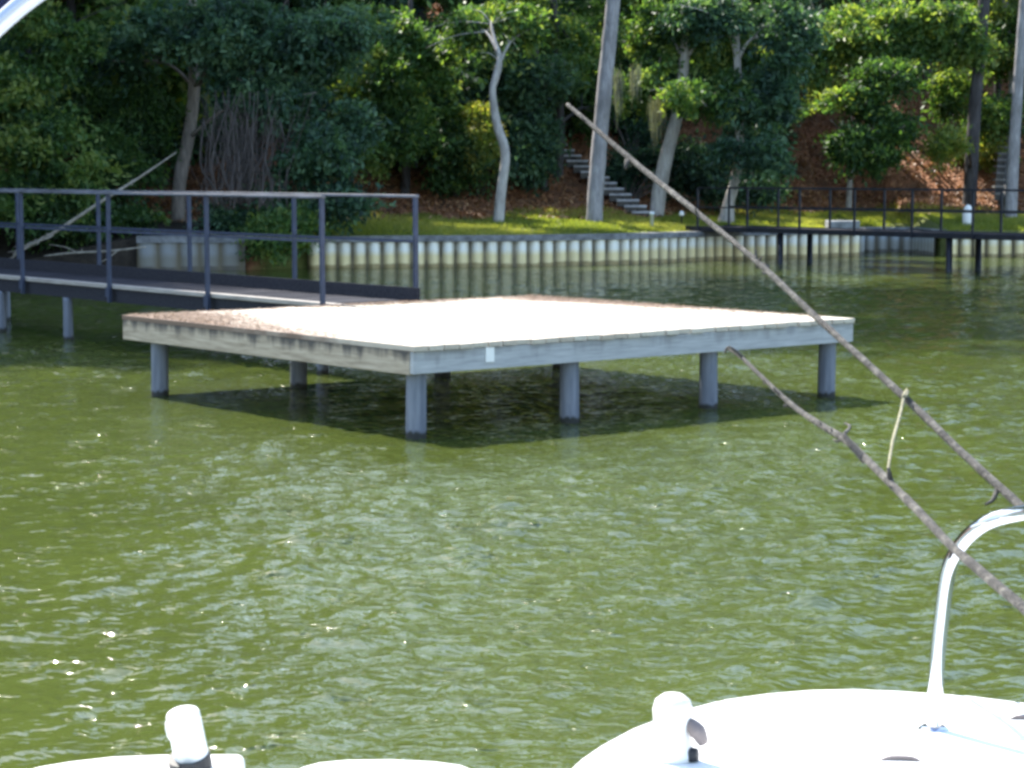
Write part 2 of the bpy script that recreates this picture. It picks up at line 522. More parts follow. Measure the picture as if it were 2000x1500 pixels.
# ------------------------------------------------------------------ water
def make_water():
    xs = np.concatenate([[-400, -150, -60, -30, -18], np.arange(-13, 13.01, 0.031), [18, 30, 60, 150, 400]])
    ys = np.concatenate([[-400, -100, -20, 0, 4, 6], np.arange(6.6, 13, 0.025), np.arange(13, 24, 0.042), np.arange(24, 54, 0.09), [60, 70]])
    X, Y = np.meshgrid(xs, ys)
    gx = np.gradient(xs)
    gy = np.gradient(ys)
    SP = np.maximum(gx[None, :], gy[:, None])
    rng = np.random.default_rng(5)
    Z = np.zeros_like(X)
    wind = math.radians(-62)
    K = 100
    lam = np.exp(np.concatenate([rng.uniform(math.log(0.09), math.log(0.32), 80), rng.uniform(math.log(0.32), math.log(0.95), 20)]))
    # gusts: calm and ruffled patches; calm close under the far bank and in the lee of the dock
    calm = np.clip((shore(X) - Y - 0.5) / 14, 0.22, 1.0)
    gust = 1.0 + 0.025 * np.clip(X, -6, 8) + 0.36 * np.sin(X * 0.55 + 0.3 * Y + 1.0) * np.sin(Y * 0.42 - 0.2 * X) + 0.20 * np.sin(X * 1.4 - Y * 0.9 + np.sin(Y * .7)) + 0.12 * np.sin(X * 2.9 + Y * 1.7 + 2 * np.sin(X))
    for l in lam:
        th = wind + rng.normal(0, 0.7)
        kx, ky = 2 * math.pi / l * math.cos(th), 2 * math.pi / l * math.sin(th)
        s = 0.0140 * (0.75 if l > 0.32 else 1.0)
        A = s * l / (2 * math.pi) * 1.35
        ph = rng.uniform(0, 2 * math.pi)
        att = np.clip((l / SP - 2.0) / 2.0, 0, 1)
        warp = 0.8 * np.sin(0.6 * X + 0.35 * Y + ph * 3) + 0.6 * np.sin(-0.27 * X + 0.8 * Y + ph * 7)
        wv = np.sin(kx * X + ky * Y + ph + warp)
        Z += A * att * (wv + 0.25 * np.cos(2 * (kx * X + ky * Y + ph + warp)))
    # sheltered water among the piles of the dock
    ux, uy = (X + .755) * math.cos(.6814) + (Y - 16.2) * math.sin(.6814), -(X + .755) * math.sin(.6814) + (Y - 16.2) * math.cos(.6814)
    q = np.maximum(np.abs(ux - 2.6) / 2.9, np.abs(uy - 2.0) / 3.0)
    lee = 0.45 + 0.55 * np.clip((q - .75) / .45, 0, 1)
    Z = Z * calm * gust * lee
    Z = Z + 16.0 * np.clip(Z, 0, 0.04) ** 2         # peaked crests, flat troughs
    v = np.stack([X, Y, Z], -1).reshape(-1, 3)
    ny, nx = X.shape
    i = np.arange(ny - 1)[:, None] * nx + np.arange(nx - 1)[None, :]
    f = np.stack([i, i + 1, i + nx + 1, i + nx], -1).reshape(-1, 4)
    a = N('green_lake_water')
    vv = a.coords('Object', (1, 1, 1))
    n1 = a.noise(0.35, 3, 0.5, vv)
    base = a.ramp(n1, [(0.3, (0.049, 0.065, 0.0145)), (0.7, (0.062, 0.081, 0.018))])
    v2 = a.coords('Object', (1.0, 1.6, 1))
    r0 = a.noise(11.0, 1.5, 0.55, v2, 0.4)
    mk = a.ramp(a.noise(2.6, 2, 0.5, vv), [(0.56, (0, 0, 0)), (0.72, (1, 1, 1))])
    mk2 = a.ramp(a.noise(4.2, 2, 0.5, v2), [(0.645, (0, 0, 0)), (0.69, (1, 1, 1))])
    r1 = a.math('MULTIPLY', a.math('SUBTRACT', r0, 0.5), a.math('ADD', a.math('MULTIPLY', mk2, 5.0), a.math('ADD', 1.0, a.math('MULTIPLY', mk, 3.0))))
    b = a.bsdf(base, 0.05, bump=r1, bstr=1.0, bdist=0.013, ior=1.52)
    o = npmesh('water', v, f, a.m, smooth=True)
    tag(o, 'rippled murky green lake water with pale sky flecks', None, kind='structure')
make_water()

# ------------------------------------------------------------------ dock platform
DZ = 0.715
ANG = math.atan2(0.63, 0.777)
bx, ax = Vector((math.cos(ANG), math.sin(ANG), 0)), Vector((-math.sin(ANG), math.cos(ANG), 0))
CC = G(806, 677, DZ)
LA, LB = 4.5, 4.93
plat = thing('dock_platform', 'square wooden dock platform on round piles in open water', 'dock', (CC.x, CC.y, 0), ANG)

def planks(mb_len, across, along0, along1, pw, gap, thick, top, ragged0, ragged1, along_axis='y', start=0.0):
    vs, fs, tint = [], [], []
    mb = MB()
    x = start
    while x < across - 0.02:
        x1 = min(x + pw - gap, across)
        y0 = along0 + random.uniform(-ragged0, ragged0)
        y1 = along1 + random.uniform(-ragged1, ragged1)
        dz = random.uniform(-0.003, 0.003)
        n = len(mb.v)
        if along_axis == 'y':
            mb.box((x, y0, top - thick + dz), (x1, y1, top + dz), 0.0015)
        else:
            mb.box((y0, x, top - thick + dz), (y1, x1, top + dz), 0.0015)
        tint += [random.random() ** 1.5] * (len(mb.v) - n)
        x += pw
    return mb, tint
mb, tint = planks(None, LB, -0.012, LA, 0.145, 0.010, 0.038, DZ, 0.014, 0.01)
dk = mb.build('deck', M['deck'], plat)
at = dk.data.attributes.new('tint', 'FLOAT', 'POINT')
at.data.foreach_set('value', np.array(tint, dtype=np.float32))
zt = DZ - 0.0405
m_ = MB(); m_.box((0.008, 0.002, zt - 0.172), (LB - 0.008, 0.047, zt)); rimF = m_.build('rim_board', M['rim_shade_grey'], plat, bevel=0.004)
m_ = MB(); m_.box((0.004, 0.05, zt - 0.180), (0.05, LA - 0.01, zt)); rimL = m_.build('rim_board', M['rim_warm'], plat, bevel=0.004)
m_ = MB(); m_.box((LB - 0.05, 0.05, zt - 0.155), (LB - 0.004, LA - 0.06, zt)); m_.build('rim_board', M['rim_warm'], plat, bevel=0.004)
m_ = MB(); m_.box((0.053, LA - 0.055, zt - 0.155), (LB - 0.004, LA - 0.01, zt)); m_.build('rim_board', M['rim_warm'], plat, bevel=0.004)
rimL['label'] = 'warm brown rim board with dark run-off stains'
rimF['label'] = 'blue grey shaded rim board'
pl = G(955, 690, 0.57)
lx = (pl - CC).dot(bx)
m_ = MB(); m_.box((0.70, -0.006, zt - 0.118), (0.785, -0.001, zt - 0.002)); wp = m_.build('plate', M['white_paint'], plat, bevel=0.001)
wp['label'] = 'blank white plate on the rim board'
for k, y in enumerate((0.35, 1.2, 2.1, 3.0, 3.9)):
    m_ = MB(); m_.box((0.055, y, zt - 0.145), (LB - 0.055, y + 0.045, zt - 0.001)); m_.build('joist', M['walk'], plat)
def pile_mb(h, r=0.079):
    mb = MB()
    mb.tube([(0, 0, -1.7), (0, 0, -0.5), (0, 0, 0.0), (0, 0, h * 0.6), (0, 0, h)], [r * 1.06, r * 1.04, r * 1.02, r, r * 0.98], 18, 3, 0.012)
    return mb
proto_pile = pile_mb(zt - 0.148).build('pile', M['pile'], plat, smooth=True)
spots = [(0.13, 0.14), (1.68, 0.14), (3.25, 0.14), (LB - .2, 0.14), (0.13, 4.05), (1.50, 3.85), (3.2, 3.85), (LB - .2, 3.85)]
for i, (x, y) in enumerate(spots):
    o = proto_pile if i == 0 else proto_pile.copy()
    if i:
        C.objects.link(o)
        o.parent = plat
    o.location = (x, y, 0)
    o.rotation_euler = (random.uniform(-0.012, 0.012), random.uniform(-0.012, 0.012), random.uniform(0, 6))

# fallen leaves on the deck
def flat_leaves(pts, L, tilt, rng):
    n = len(pts)
    yaw = rng.uniform(0, 2 * np.pi, n)
    t = np.stack([np.cos(yaw), np.sin(yaw), rng.normal(0, tilt, n)], 1)
    wv = np.stack([-np.sin(yaw), np.cos(yaw), rng.normal(0, tilt, n)], 1)
    ll = L * rng.uniform(0.6, 1.3, n)[:, None]
    a, b = t * ll * 0.5, wv * ll * 0.24
    v = np.stack([pts - a, pts + b, pts + a, pts - b], 1).reshape(-1, 3)
    f = np.arange(4 * n).reshape(-1, 4)
    return v, f, np.repeat(rng.random(n), 4)
rng = np.random.default_rng(3)
loc = []
for _ in range(9000):
    r = rng.random()
    if r < 0.42:      # along the far right edge
        x = LB - abs(rng.normal(0, 0.28)); y = rng.uniform(0.3, LA)
        if rng.random() > 0.25 + 0.75 * (y / LA): continue
    elif r < 0.72:    # in the left corner
        y = LA - abs(rng.normal(0, 1.5)); x = abs(rng.normal(0, 0.12 + 0.16 * max(0, y - 1.5)))
    elif r < 0.9:    # by the walkway
        x = rng.normal(2.9, 0.55); y = LA - abs(rng.normal(0, 0.28))
    else:
        x = rng.uniform(0, LB); y = rng.uniform(0, LA)
    if 0.02 < x < LB - 0.02 and 0.02 < y < LA - 0.02:
        loc.append(CC + bx * x + ax * y)
pts = np.array([(p.x, p.y, DZ + 0.006 + rng.random() * 0.008) for p in loc])
v, f, tn = flat_leaves(pts, 0.036, 0.10, rng)
o = npmesh('leaf_litter', v, f, M['deck_leaf'], attrs={'tint': tn})
tag(o, 'dry brown leaves and needles scattered along the edges of the platform', 'leaf litter', kind='stuff')

# ------------------------------------------------------------------ walkway with steel railings
WX0 = 2.42
WW = 1.0
W0 = CC + bx * WX0 + ax * (LA + 0.004)
walk = thing('dock_walkway', 'narrow raised walkway with blue grey steel railings leading to the dock platform', 'walkway', (W0.x, W0.y, 0), ANG)
WL = 18.6
mb, _ = planks(None, WL, 0.085, WW - 0.05, 0.145, 0.008, 0.036, DZ - 0.006, 0.004, 0.004, 'x')
mb.build('deck', M['walk'], walk)
m_ = MB(); m_.box((-0.02, 0.0, DZ - 0.042), (0.08, WL, DZ + 0.004)); m_.build('edge_board', M['walkrim'], walk, bevel=0.004)
m_ = MB(); m_.box((0.01, 0.0, DZ - 0.2), (0.055, WL, DZ - 0.044)); m_.build('stringer', M['walk'], walk)
m_ = MB(); m_.box((WW - 0.06, 0.0, DZ - 0.2), (WW - 0.015, WL, DZ - 0.045)); m_.build('stringer', M['walk'], walk)
m_ = MB(); m_.box((WW - 0.045, 0.0, DZ - 0.04), (WW - 0.005, WL, DZ + 0.13)); m_.build('toe_board', M['walk'], walk)
RH = 1.07
def post_mb(z0):
    mb = MB()
    mb.box((-0.021, -0.021, z0), (0.021, 0.021, DZ + RH - 0.03))
    mb.box((-0.03, -0.045, DZ - 0.14), (-0.0245, 0.045, DZ - 0.02))
    return mb
pp = post_mb(DZ - 0.2).build('post', M['steel'], walk, bevel=0.004)
first = True
for side, x, sp, y0 in ((0, -0.05, 2.2, 0.22), (1, WW + 0.03, 2.25, 0.12)):
    for k in range(8):
        o = pp if first else pp.copy()
        if not first:
            C.objects.link(o)
            o.parent = walk
        first = False
        o.location = (x, y0 + k * sp, 0)
        o.rotation_euler = (random.uniform(-.004, .004), random.uniform(-.004, .004), math.pi if side else 0)
    ye = y0 + 7 * sp
    m_ = MB(); m_.bar((x, y0 - 0.03, DZ + RH - 0.012), (x, ye + 0.03, DZ + RH - 0.012), 0.05, 0.030); m_.build('top_rail', M['steel_top'], walk, bevel=0.006)
    zm = DZ + (0.62 if side == 0 else 0.60)
    m_ = MB(); m_.bar((x + (0.028 if side == 0 else -0.028), y0, zm), (x + (0.028 if side == 0 else -0.028), ye, zm), 0.012, 0.028); m_.build('mid_rail', M['steel'], walk)
wp_ = pile_mb(DZ - 0.2, 0.058).build('pile', M['pile'], walk, smooth=True)
first = True
for x, y in [(0.03, 0.35)] + [(0.03, 5.8 + 1.8 * k) for k in range(7)] + [(WW - 0.05, 7.58 + 1.8 * k) for k in range(6)]:
    o = wp_ if first else wp_.copy()
    if not first:
        C.objects.link(o)
        o.parent = walk
    first = False
    o.location = (x, y, 0)

# ------------------------------------------------------------------ seawalls
def mat_seawall(name, top, low, line):
    a = N(name)
    geo = a.n('NewGeometry')
    sep = a.n('SeparateXYZ')
    a.l(geo.outputs['Position'], sep.inputs[0])
    g = a.noise(2.2, 5, 0.6, a.coords('Object'))
    g2 = a.noise(9, 4, 0.6, a.coords('Object', (1, 1, 0.25)))
    z = a.math('MULTIPLY_ADD', g, 0.14)
    z.node.inputs[2].default_value = -0.07
    z = a.math('ADD', z, sep.outputs['Z'])
    col = a.ramp(z, [(0.0, line), (0.06, line), (0.10, low), (0.25, low), (0.37, top), (1.0, top)])
    col = a.mix(a.ramp(g2, [(0.5, (0, 0, 0)), (0.75, (0.5, 0.5, 0.5))]), col, tuple(c * 0.7 for c in low))
    dt = a.n('Attribute', attribute_name='groove_shade_dirt')
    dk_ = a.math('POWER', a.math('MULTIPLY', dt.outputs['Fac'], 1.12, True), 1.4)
    col = a.mix(a.math('MULTIPLY', dk_, a.math('ADD', 0.45, g)), col, (0.12, 0.10, 0.065))  # brown groove dirt, with the shade between the ribs put into the same colour
    a.bsdf(col, 0.5, spec=0.4)
    return a.m
M['sheet'] = mat_seawall('white_sheet_piling', (0.88, 0.87, 0.80), (0.82, 0.69, 0.38), (0.34, 0.26, 0.12))
M['oldwall'] = mat_seawall('old_grey_wall', (0.25, 0.265, 0.28), (0.20, 0.195, 0.175), (0.09, 0.08, 0.07))
M['bluewall'] = mat_seawall('blue_grey_wall', (0.40, 0.44, 0.48), (0.36, 0.36, 0.33), (0.15, 0.14, 0.12))

def polyline(pts, step):
    out = []
    for i in range(len(pts) - 1):
        a, b = Vector(pts[i]), Vector(pts[i + 1])
        n = max(1, int((b - a).length / step))
        for k in range(n):
            out.append(a + (b - a) * (k / n))
    out.append(Vector(pts[-1]))
    return out
def seawall(label, pts, mat, pitch=0.31, depth=0.17, top=0.58, cap_mat=None, cap_h=0.12, group=None, name='seawall'):
    P2 = [Vector((p[0], p[1])) for p in pts]
    t = thing(name, label, 'seawall', (P2[0].x, P2[0].y, 0), 0, group)
    o0 = P2[0]
    dense = polyline(P2, pitch / 10)
    s = 0.0
    vs, fs, groove_shade_dirt = [], [], []
    prev = dense[0]
    zs = [-1.4, 0.0, 0.12, 0.3, top]
    for i, p in enumerate(dense):
        s += (p - prev).length
        prev = p
        d = (dense[min(i + 1, len(dense) - 1)] - dense[max(i - 1, 0)]).normalized()
        nrm = Vector((d.y, -d.x))
        ph = (s / pitch) % 1.0
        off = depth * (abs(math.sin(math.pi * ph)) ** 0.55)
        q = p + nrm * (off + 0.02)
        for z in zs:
            vs.append((q.x - o0.x, q.y - o0.y, z)); groove_shade_dirt.append(1 - abs(math.sin(math.pi * ph)))
    m = len(zs)
    for i in range(len(dense) - 1):
        for k in range(m - 1):
            fs.append((i * m + k, (i + 1) * m + k, (i + 1) * m + k + 1, i * m + k + 1))
    mb = MB(); mb.add(vs, fs)
    pn = mb.build('panel', mat, t, smooth=True)
    pn.data.attributes.new('groove_shade_dirt', 'FLOAT', 'POINT').data.foreach_set('value', np.array(groove_shade_dirt, dtype=np.float32))
    mb = MB()
    base = [p - o0 for p in P2]
    n = len(base)
    L, Rr = [], []
    for i, p in enumerate(base):
        d = (base[min(i + 1, n - 1)] - base[max(i - 1, 0)]).normalized()
        nr = Vector((d.y, -d.x))
        L.append(p + nr * (depth + 0.06)); Rr.append(p - nr * 0.22)
    for i in range(n - 1):
        vs = [(*L[i], top), (*L[i + 1], top), (*Rr[i + 1], top), (*Rr[i], top), (*L[i], top + cap_h), (*L[i + 1], top + cap_h), (*Rr[i + 1], top + cap_h), (*Rr[i], top + cap_h)]
        fc = [(3, 2, 1, 0), (4, 5, 6, 7), (0, 1, 5, 4), (2, 3, 7, 6)]
        if i == 0: fc.append((3, 0, 4, 7))
        if i == n - 2: fc.append((1, 2, 6, 5))
        mb.add(vs, fc)
    mb.build('cap', cap_mat or M['concrete'], t)
    return t
def sh(x):
    return (x, float(shore(x)) - 0.05)
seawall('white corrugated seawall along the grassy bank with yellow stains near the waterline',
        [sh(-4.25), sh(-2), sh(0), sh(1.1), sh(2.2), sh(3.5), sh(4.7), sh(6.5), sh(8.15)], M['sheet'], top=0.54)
seawall('short grey weathered seawall section under the vines behind the railing',
        [sh(-7.6), sh(-5.6), sh(-5.45)], M['oldwall'], pitch=0.42, depth=0.05, top=0.56, cap_h=0.14)
seawall('blue grey seawall set back in the small inlet',
        [(8.17, 50.9), (8.55, 52.9), (10.0, 52.9), (10.15, 50.6)], M['bluewall'], top=0.5)
seawall('white corrugated seawall right of the inlet with orange stains',
        [(10.2, 50.3), sh(13), sh(20), sh(30)], M['sheet'], top=0.42)

# ------------------------------------------------------------------ leaves
def leaf_cloud(ells, n, L, rng, aspect=0.42, clump=0.33, per=42, droop=0.25, shell=0.5, split=6):
    """leaf quads set along drooping sprays that are spread through a list of ellipsoids (centre, radii, weight, tint)"""
    sub = []
    for c, r, wt, ti in ells:
        c, r = np.array(c), np.array(r)
        if split < 2:
            sub.append((c, r, wt, ti)); continue
        for k in range(split):
            d = rng.normal(size=3); d /= np.linalg.norm(d)
            f = rng.uniform(0.36, 0.66)
            sub.append((c + d * r * (1.05 - f) * rng.uniform(.55, 1.25), r * f * np.array([1.15, 1.15, .8]), wt * rng.uniform(.6, 1.4), ti + rng.normal(0, .08)))
    wts = np.array([e[2] * e[1][0] * e[1][1] ** 0.5 * e[1][2] for e in sub])
    wts /= wts.sum()
    V, T = [], []
    for e, wt in zip(sub, wts):
        m = int(n * wt)
        if m < 4:
            continue
        c, r = e[0], e[1]
        nc = max(2, m // per)
        d = rng.normal(size=(nc, 3))
        d /= np.linalg.norm(d, axis=1)[:, None]
        rad = rng.random(nc) ** shell * np.where(rng.random(nc) < .12, 1.35, 1.0)
        cc = c + d * rad[:, None] * r
        sp = d * 0.7 + rng.normal(size=(nc, 3)) * .6 + np.array([0, 0, -0.45])
        sp[:, 2] *= .7
        sp /= np.linalg.norm(sp, axis=1)[:, None]
        csz = clump * rng.uniform(0.5, 1.5, nc)
        ct = np.clip(e[3] + rng.normal(0, 0.26, nc), 0, 1)
        cw = rng.dirichlet(np.ones(nc) * 1.6)
        idx = rng.choice(nc, m, p=cw)
        along = rng.uniform(-1.1, 1.1, m)
        q = rng.normal(size=(m, 3)) * np.array([0.30, 0.30, 0.20])
        pos = cc[idx] + (sp[idx] * along[:, None] + q) * csz[idx][:, None]
        pos[:, 2] -= droop * csz[idx] * along ** 2
        t = sp[idx] * .8 + rng.normal(size=(m, 3)) * .75 + np.array([0, 0, -0.35])
        t /= np.linalg.norm(t, axis=1)[:, None]
        u = rng.normal(size=(m, 3)) + np.array([0, 0, 0.3])
        wv = np.cross(t, u)
        wv /= np.linalg.norm(wv, axis=1)[:, None] + 1e-9
        ll = L * rng.uniform(0.6, 1.35, m)[:, None]
        a, b = t * ll * 0.5, wv * ll * 0.5 * aspect
        V.append(np.stack([pos - a, pos + b - a * 0.1, pos + a, pos - b - a * 0.1], 1).reshape(-1, 3))
        T.append(np.repeat(np.clip(ct[idx] + rng.normal(0, 0.12, m), 0, 1), 4))
    return np.concatenate(V), np.concatenate(T)

def crown(ells, mat, parent, n, L, seed, high=None, name='crown', **kw):
    rng = np.random.default_rng(seed)
    base = np.array(parent.location) if parent else np.zeros(3)
    v, t = leaf_cloud(ells, n, L, rng, **kw)
    if high:
        v2, t2 = leaf_cloud(high[0], high[1], high[2], rng, clump=0.9, per=30, aspect=0.5, split=3)
        v, t = np.concatenate([v, v2]), np.concatenate([t, t2])
    v = v - base
    return npmesh(name, v, np.arange(len(v)).reshape(-1, 4), mat, parent, attrs={'tint': t})

def E(u, v, ru, rv, d, rd=None, wt=1.0, tint=0.45):
    c = P(u, v, d)
    k = d / F
    return ((c.x, c.y, c.z), (ru * k, rd if rd else 0.6 * (ru + rv) * k * 0.7, rv * k), wt, tint)

def tree(name, label, cat, px, d_off, radii, bark, ells, n, leafmat, L=0.155, seed=1, top=None, limbs=True, high=4600, group=None, extra=None, flare=1.35, highr=(3.4, 3.4, 3.0), highz=15.0, **kw):
    """px: trunk pixels from the base upwards (the base stands on the ground); radii in metres"""
    b = on_ground(*px[0])
    t = thing(name, label, cat, tuple(b), 0, group)
    dep = [b.y + d_off * k / max(1, len(px) - 1) for k in range(len(px))]
    pts = [P(u, v, dep[i]) for i, (u, v) in enumerate(px)]
    pts[0] = b - Vector((0, 0, 0.15))
    dirn = (pts[-1] - pts[-2]).normalized()
    if top:
        if high:
            top = max(top, highz + 8)
        pts += [pts[-1] + dirn * (top - pts[-1].z) * 0.3, pts[-1] + Vector((max(-.12, min(.12, dirn.x)) * (top - pts[-1].z) * 0.5, 0.2, top - pts[-1].z))]
        radii = list(radii) + [radii[-1] * 0.8, radii[-1] * 0.35]
    radii = list(radii)
    pts.insert(1, pts[0] + (pts[1] - pts[0]) * 0.18)
    radii.insert(1, radii[0])
    radii[0] *= flare
    mb = MB()
    mb.tube([p - b for p in pts], radii, 12, 5, 0.05)
    if limbs:
        for e in ells:
            c = Vector(e[0])
            best = min(pts[1:], key=lambda p: (p - c).length + abs(p.z - (c.z - 0.8)))
            mid = (best + c) * 0.5 + Vector((random.uniform(-.2, .2), random.uniform(-.2, .2), 0.25))
            if (best - c).length < 5.5:
                mb.tube([best - b, mid - b, c - b, c - b + (c - mid) * 0.5], [0.05, 0.035, 0.02, 0.006], 6, 4, 0.1)
                for _ in range(4):
                    q = c + Vector((random.gauss(0, e[1][0] * .5), random.gauss(0, e[1][1] * .5), random.gauss(0, e[1][2] * .5)))
                    mb.tube([mid - b, (mid + q) * 0.5 - b + Vector((0, 0, .1)), q - b], [0.02, 0.014, 0.005], 5, 3)
    mb.build('trunk', bark, t, smooth=True)
    if ells or high:
        tp = pts[-1]
        hi = None
        if high:
            hh = [((tp.x + random.uniform(-1, 1), tp.y + random.uniform(-.5, 1), highz + k * 3.0), highr, 1.0, 0.5) for k in range(4)]
            hi = (hh, high, 0.46)
        if not ells:
            ells, n = hi[0], 60
        crown(ells, leafmat, t, n, L, seed, hi, **kw)
    return t

LB_, LG, LL = M['leaf_blue'], M['leaf_green'], M['leaf_lime']
# --- left bank, from the left edge
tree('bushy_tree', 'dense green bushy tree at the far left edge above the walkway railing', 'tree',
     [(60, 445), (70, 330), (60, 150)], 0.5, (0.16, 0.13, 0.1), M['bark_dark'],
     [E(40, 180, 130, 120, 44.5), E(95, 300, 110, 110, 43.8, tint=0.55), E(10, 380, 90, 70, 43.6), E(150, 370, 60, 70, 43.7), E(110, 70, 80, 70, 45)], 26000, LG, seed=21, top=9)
tree('leaning_tree', 'tree with a bare leaning brown grey trunk under dark blue green foliage', 'tree',
     [(346, 432), (352, 345), (368, 270), (379, 170), (376, 60)], 0.1, (0.16, 0.15, 0.14, 0.135, 0.12), M['bark_vine'],
     [E(330, 60, 110, 60, 46), E(450, 60, 140, 90, 45.2, tint=0.4), E(600, 70, 140, 90, 45.2), E(450, 150, 60, 40, 45.2), E(560, 190, 100, 80, 44.8), E(250, 120, 60, 60, 46.5, wt=.6)], 34000, LB_, seed=22, top=11)
vt = tree('vine_covered_tree', 'tree with a thick brown tangle of bare vines round its trunk', 'tree',
     [(485, 395), (485, 300), (492, 180), (480, 40)], 0.3, (0.16, 0.14, 0.13, 0.11), M['bark_brown'],
     [E(610, 290, 80, 90, 44.4), E(650, 380, 80, 60, 44.2, tint=0.4), E(540, 400, 50, 45, 44.3), E(690, 240, 50, 60, 45)], 17000, LB_, seed=23, top=12)
bb = Vector(vt.location)
mb = MB()
for k in range(150):
    x0 = random.gauss(474, 38); x1 = x0 + random.gauss(10, 30)
    d = 44.6 + random.uniform(-.8, .8)
    a = P(x1, 200 + random.uniform(-30, 60), d); c = P(x0, 400 + random.uniform(-12, 14), d - .3)
    m1 = (a + c) / 2 + Vector((random.gauss(0, .18), random.gauss(0, .15), 0))
    m2 = c + (m1 - c) * .5 + Vector((random.gauss(0, .1), 0, 0))
    r = random.uniform(0.004, 0.013) * (2.2 if k % 14 == 0 else 1)
    mb.tube([a - bb, m1 - bb, m2 - bb, c - bb], [r * .7, r, r, r], 5, 4, 0.1)
mb.build('vines', M['bark_brown'], vt, smooth=True)['kind'] = 'stuff'

# --- middle
tree('broadleaf_tree', 'mid green broadleaf tree with sunlit edges behind the middle of the lawn', 'tree',
     [(790, 378), (795, 280), (800, 120)], 0.2, (0.12, 0.1, 0.09), M['bark_dark'],
     [E(770, 160, 70, 90, 50.5, tint=0.5), E(800, 260, 70, 80, 50.3, tint=0.45), E(740, 290, 50, 60, 50.2, tint=0.6), E(860, 120, 60, 70, 50.8, tint=0.5), E(760, 60, 90, 50, 51), E(700, 200, 40, 80, 51, tint=0.75, wt=0.5)], 22000, LG, seed=24, top=7, high=0)
tree('crooked_tree', 'slim crooked grey tree standing alone on the lawn', 'tree',
     [(972, 437), (979, 370), (987, 300), (970, 240), (962, 180), (969, 140), (976, 108)], 0.3, (0.125, 0.115, 0.105, 0.10, 0.08, 0.06, 0.035), M['bark_pale'],
     [E(920, 60, 65, 45, 49.4, tint=.5), E(1020, 70, 60, 45, 49.2, tint=.55), E(965, 112, 40, 16, 48.8, tint=.9, wt=.7), E(975, 30, 90, 40, 49.3, tint=.5)], 6500, LG, seed=25, top=None, limbs=True, high=0)
tree('tall_pine_tree', 'tall straight grey trunked tree on the sunlit grass left of the stairs', 'tree',
     [(1160, 436), (1163, 380), (1172, 270), (1185, 130), (1198, 0)], 0.3, (0.195, 0.185, 0.175, 0.17, 0.165), M['bark_grey'],
     [], 0, LG, seed=26, top=16, high=5200, highz=17, flare=1.25)
tree('leaning_pale_tree', 'pale trunked tree leaning right beside the foot of the stairs', 'tree',
     [(1280, 422), (1290, 360), (1305, 290), (1322, 225), (1336, 120), (1342, 0)], 0.3, (0.18, 0.18, 0.165, 0.15, 0.13, 0.11), M['bark_pale'],
     [E(1255, 150, 60, 80, 51.4, tint=.5), E(1330, 185, 60, 35, 49.4, tint=.55, wt=.5), E(1408, 90, 45, 60, 51.4, tint=.75), E(1285, 60, 90, 70, 52.2, tint=.5), E(1420, 190, 60, 45, 50.6, tint=.5), E(1375, 20, 80, 50, 52.2)], 24000, LG, seed=27, top=10)
tree('flared_tree', 'pale tree with a wide flared foot behind the dark pier railing under drooping foliage', 'tree',
     [(1416, 437), (1424, 395), (1438, 340), (1445, 250), (1440, 120)], 0.2, (0.22, 0.135, 0.12, 0.11, 0.09), M['bark_pale'],
     [E(1490, 190, 70, 100, 50.4, tint=.35), E(1500, 310, 50, 60, 50, tint=.4), E(1530, 70, 70, 80, 50.6, tint=.4), E(1420, 300, 40, 40, 50.4, wt=.6, tint=.3), E(1400, 20, 90, 50, 51)], 24000, LB_, seed=28, top=10, flare=1.5, high=1500)
tree('small_white_trunk_tree', 'small tree with a thin white trunk at the foot of the orange slope', 'tree',
     [(1657, 412), (1660, 350), (1665, 270), (1690, 170)], 0.2, (0.085, 0.075, 0.065, 0.05), M['bark_pale'],
     [E(1650, 270, 55, 45, 52.5, tint=.1), E(1700, 300, 70, 40, 52.6, tint=.12), E(1745, 260, 45, 60, 52.8, tint=.2), E(1690, 205, 60, 50, 53, tint=.25), E(1730, 160, 70, 50, 53.2, tint=.3), E(1635, 190, 40, 45, 53, tint=.95, wt=.35)], 19000, LG, seed=29, top=7, high=0)
tree('dark_pine_tree', 'tall dark straight trunk near the right edge', 'tree',
     [(1893, 402), (1897, 330), (1905, 200), (1922, 0)], 0.2, (0.19, 0.175, 0.165, 0.15), M['bark_dark'],
     [E(1845, 280, 28, 34, 53, tint=.6)], 1700, LL, seed=30, top=16, high=2600, highz=16)
tree('grey_pine_tree', 'tall grey trunk at the right edge behind the pier', 'tree',
     [(1974, 428), (1978, 340), (1985, 220), (1996, 60)], 0.2, (0.155, 0.14, 0.135, 0.125), M['bark_grey'],
     [], 0, LG, seed=31, top=15, high=2200, highz=14)
# --- lit foliage higher up the right-hand slope
tree('light_green_tree', 'light green tree with sunlit leaves high on the right hand slope', 'tree',
     [(1700, 305), (1705, 200), (1720, 40)], 0.3, (0.14, 0.12, 0.1), M['bark_dark'],
     [E(1660, 60, 90, 60, 55, tint=.7), E(1760, 60, 110, 70, 55.5, tint=.45), E(1620, 180, 40, 50, 55, tint=.95, wt=.5), E(1870, 80, 70, 60, 55.5, tint=.45), E(1560, 90, 60, 70, 55, tint=.5), E(1700, 120, 60, 40, 55, tint=.5), E(1800, 30, 100, 40, 55, tint=.55)], 40000, LG, seed=32, top=10)
tree('slope_tree', 'dark green tree filling the upper right corner behind the dark trunk', 'tree',
     [(1945, 300), (1948, 200), (1950, 60)], 0.3, (0.12, 0.1, 0.09), M['bark_dark'],
     [E(1950, 80, 90, 90, 58, tint=.4), E(1960, 220, 70, 70, 57, tint=.4), E(1870, 180, 50, 60, 57, tint=.5)], 18000, LG, seed=33, top=11)
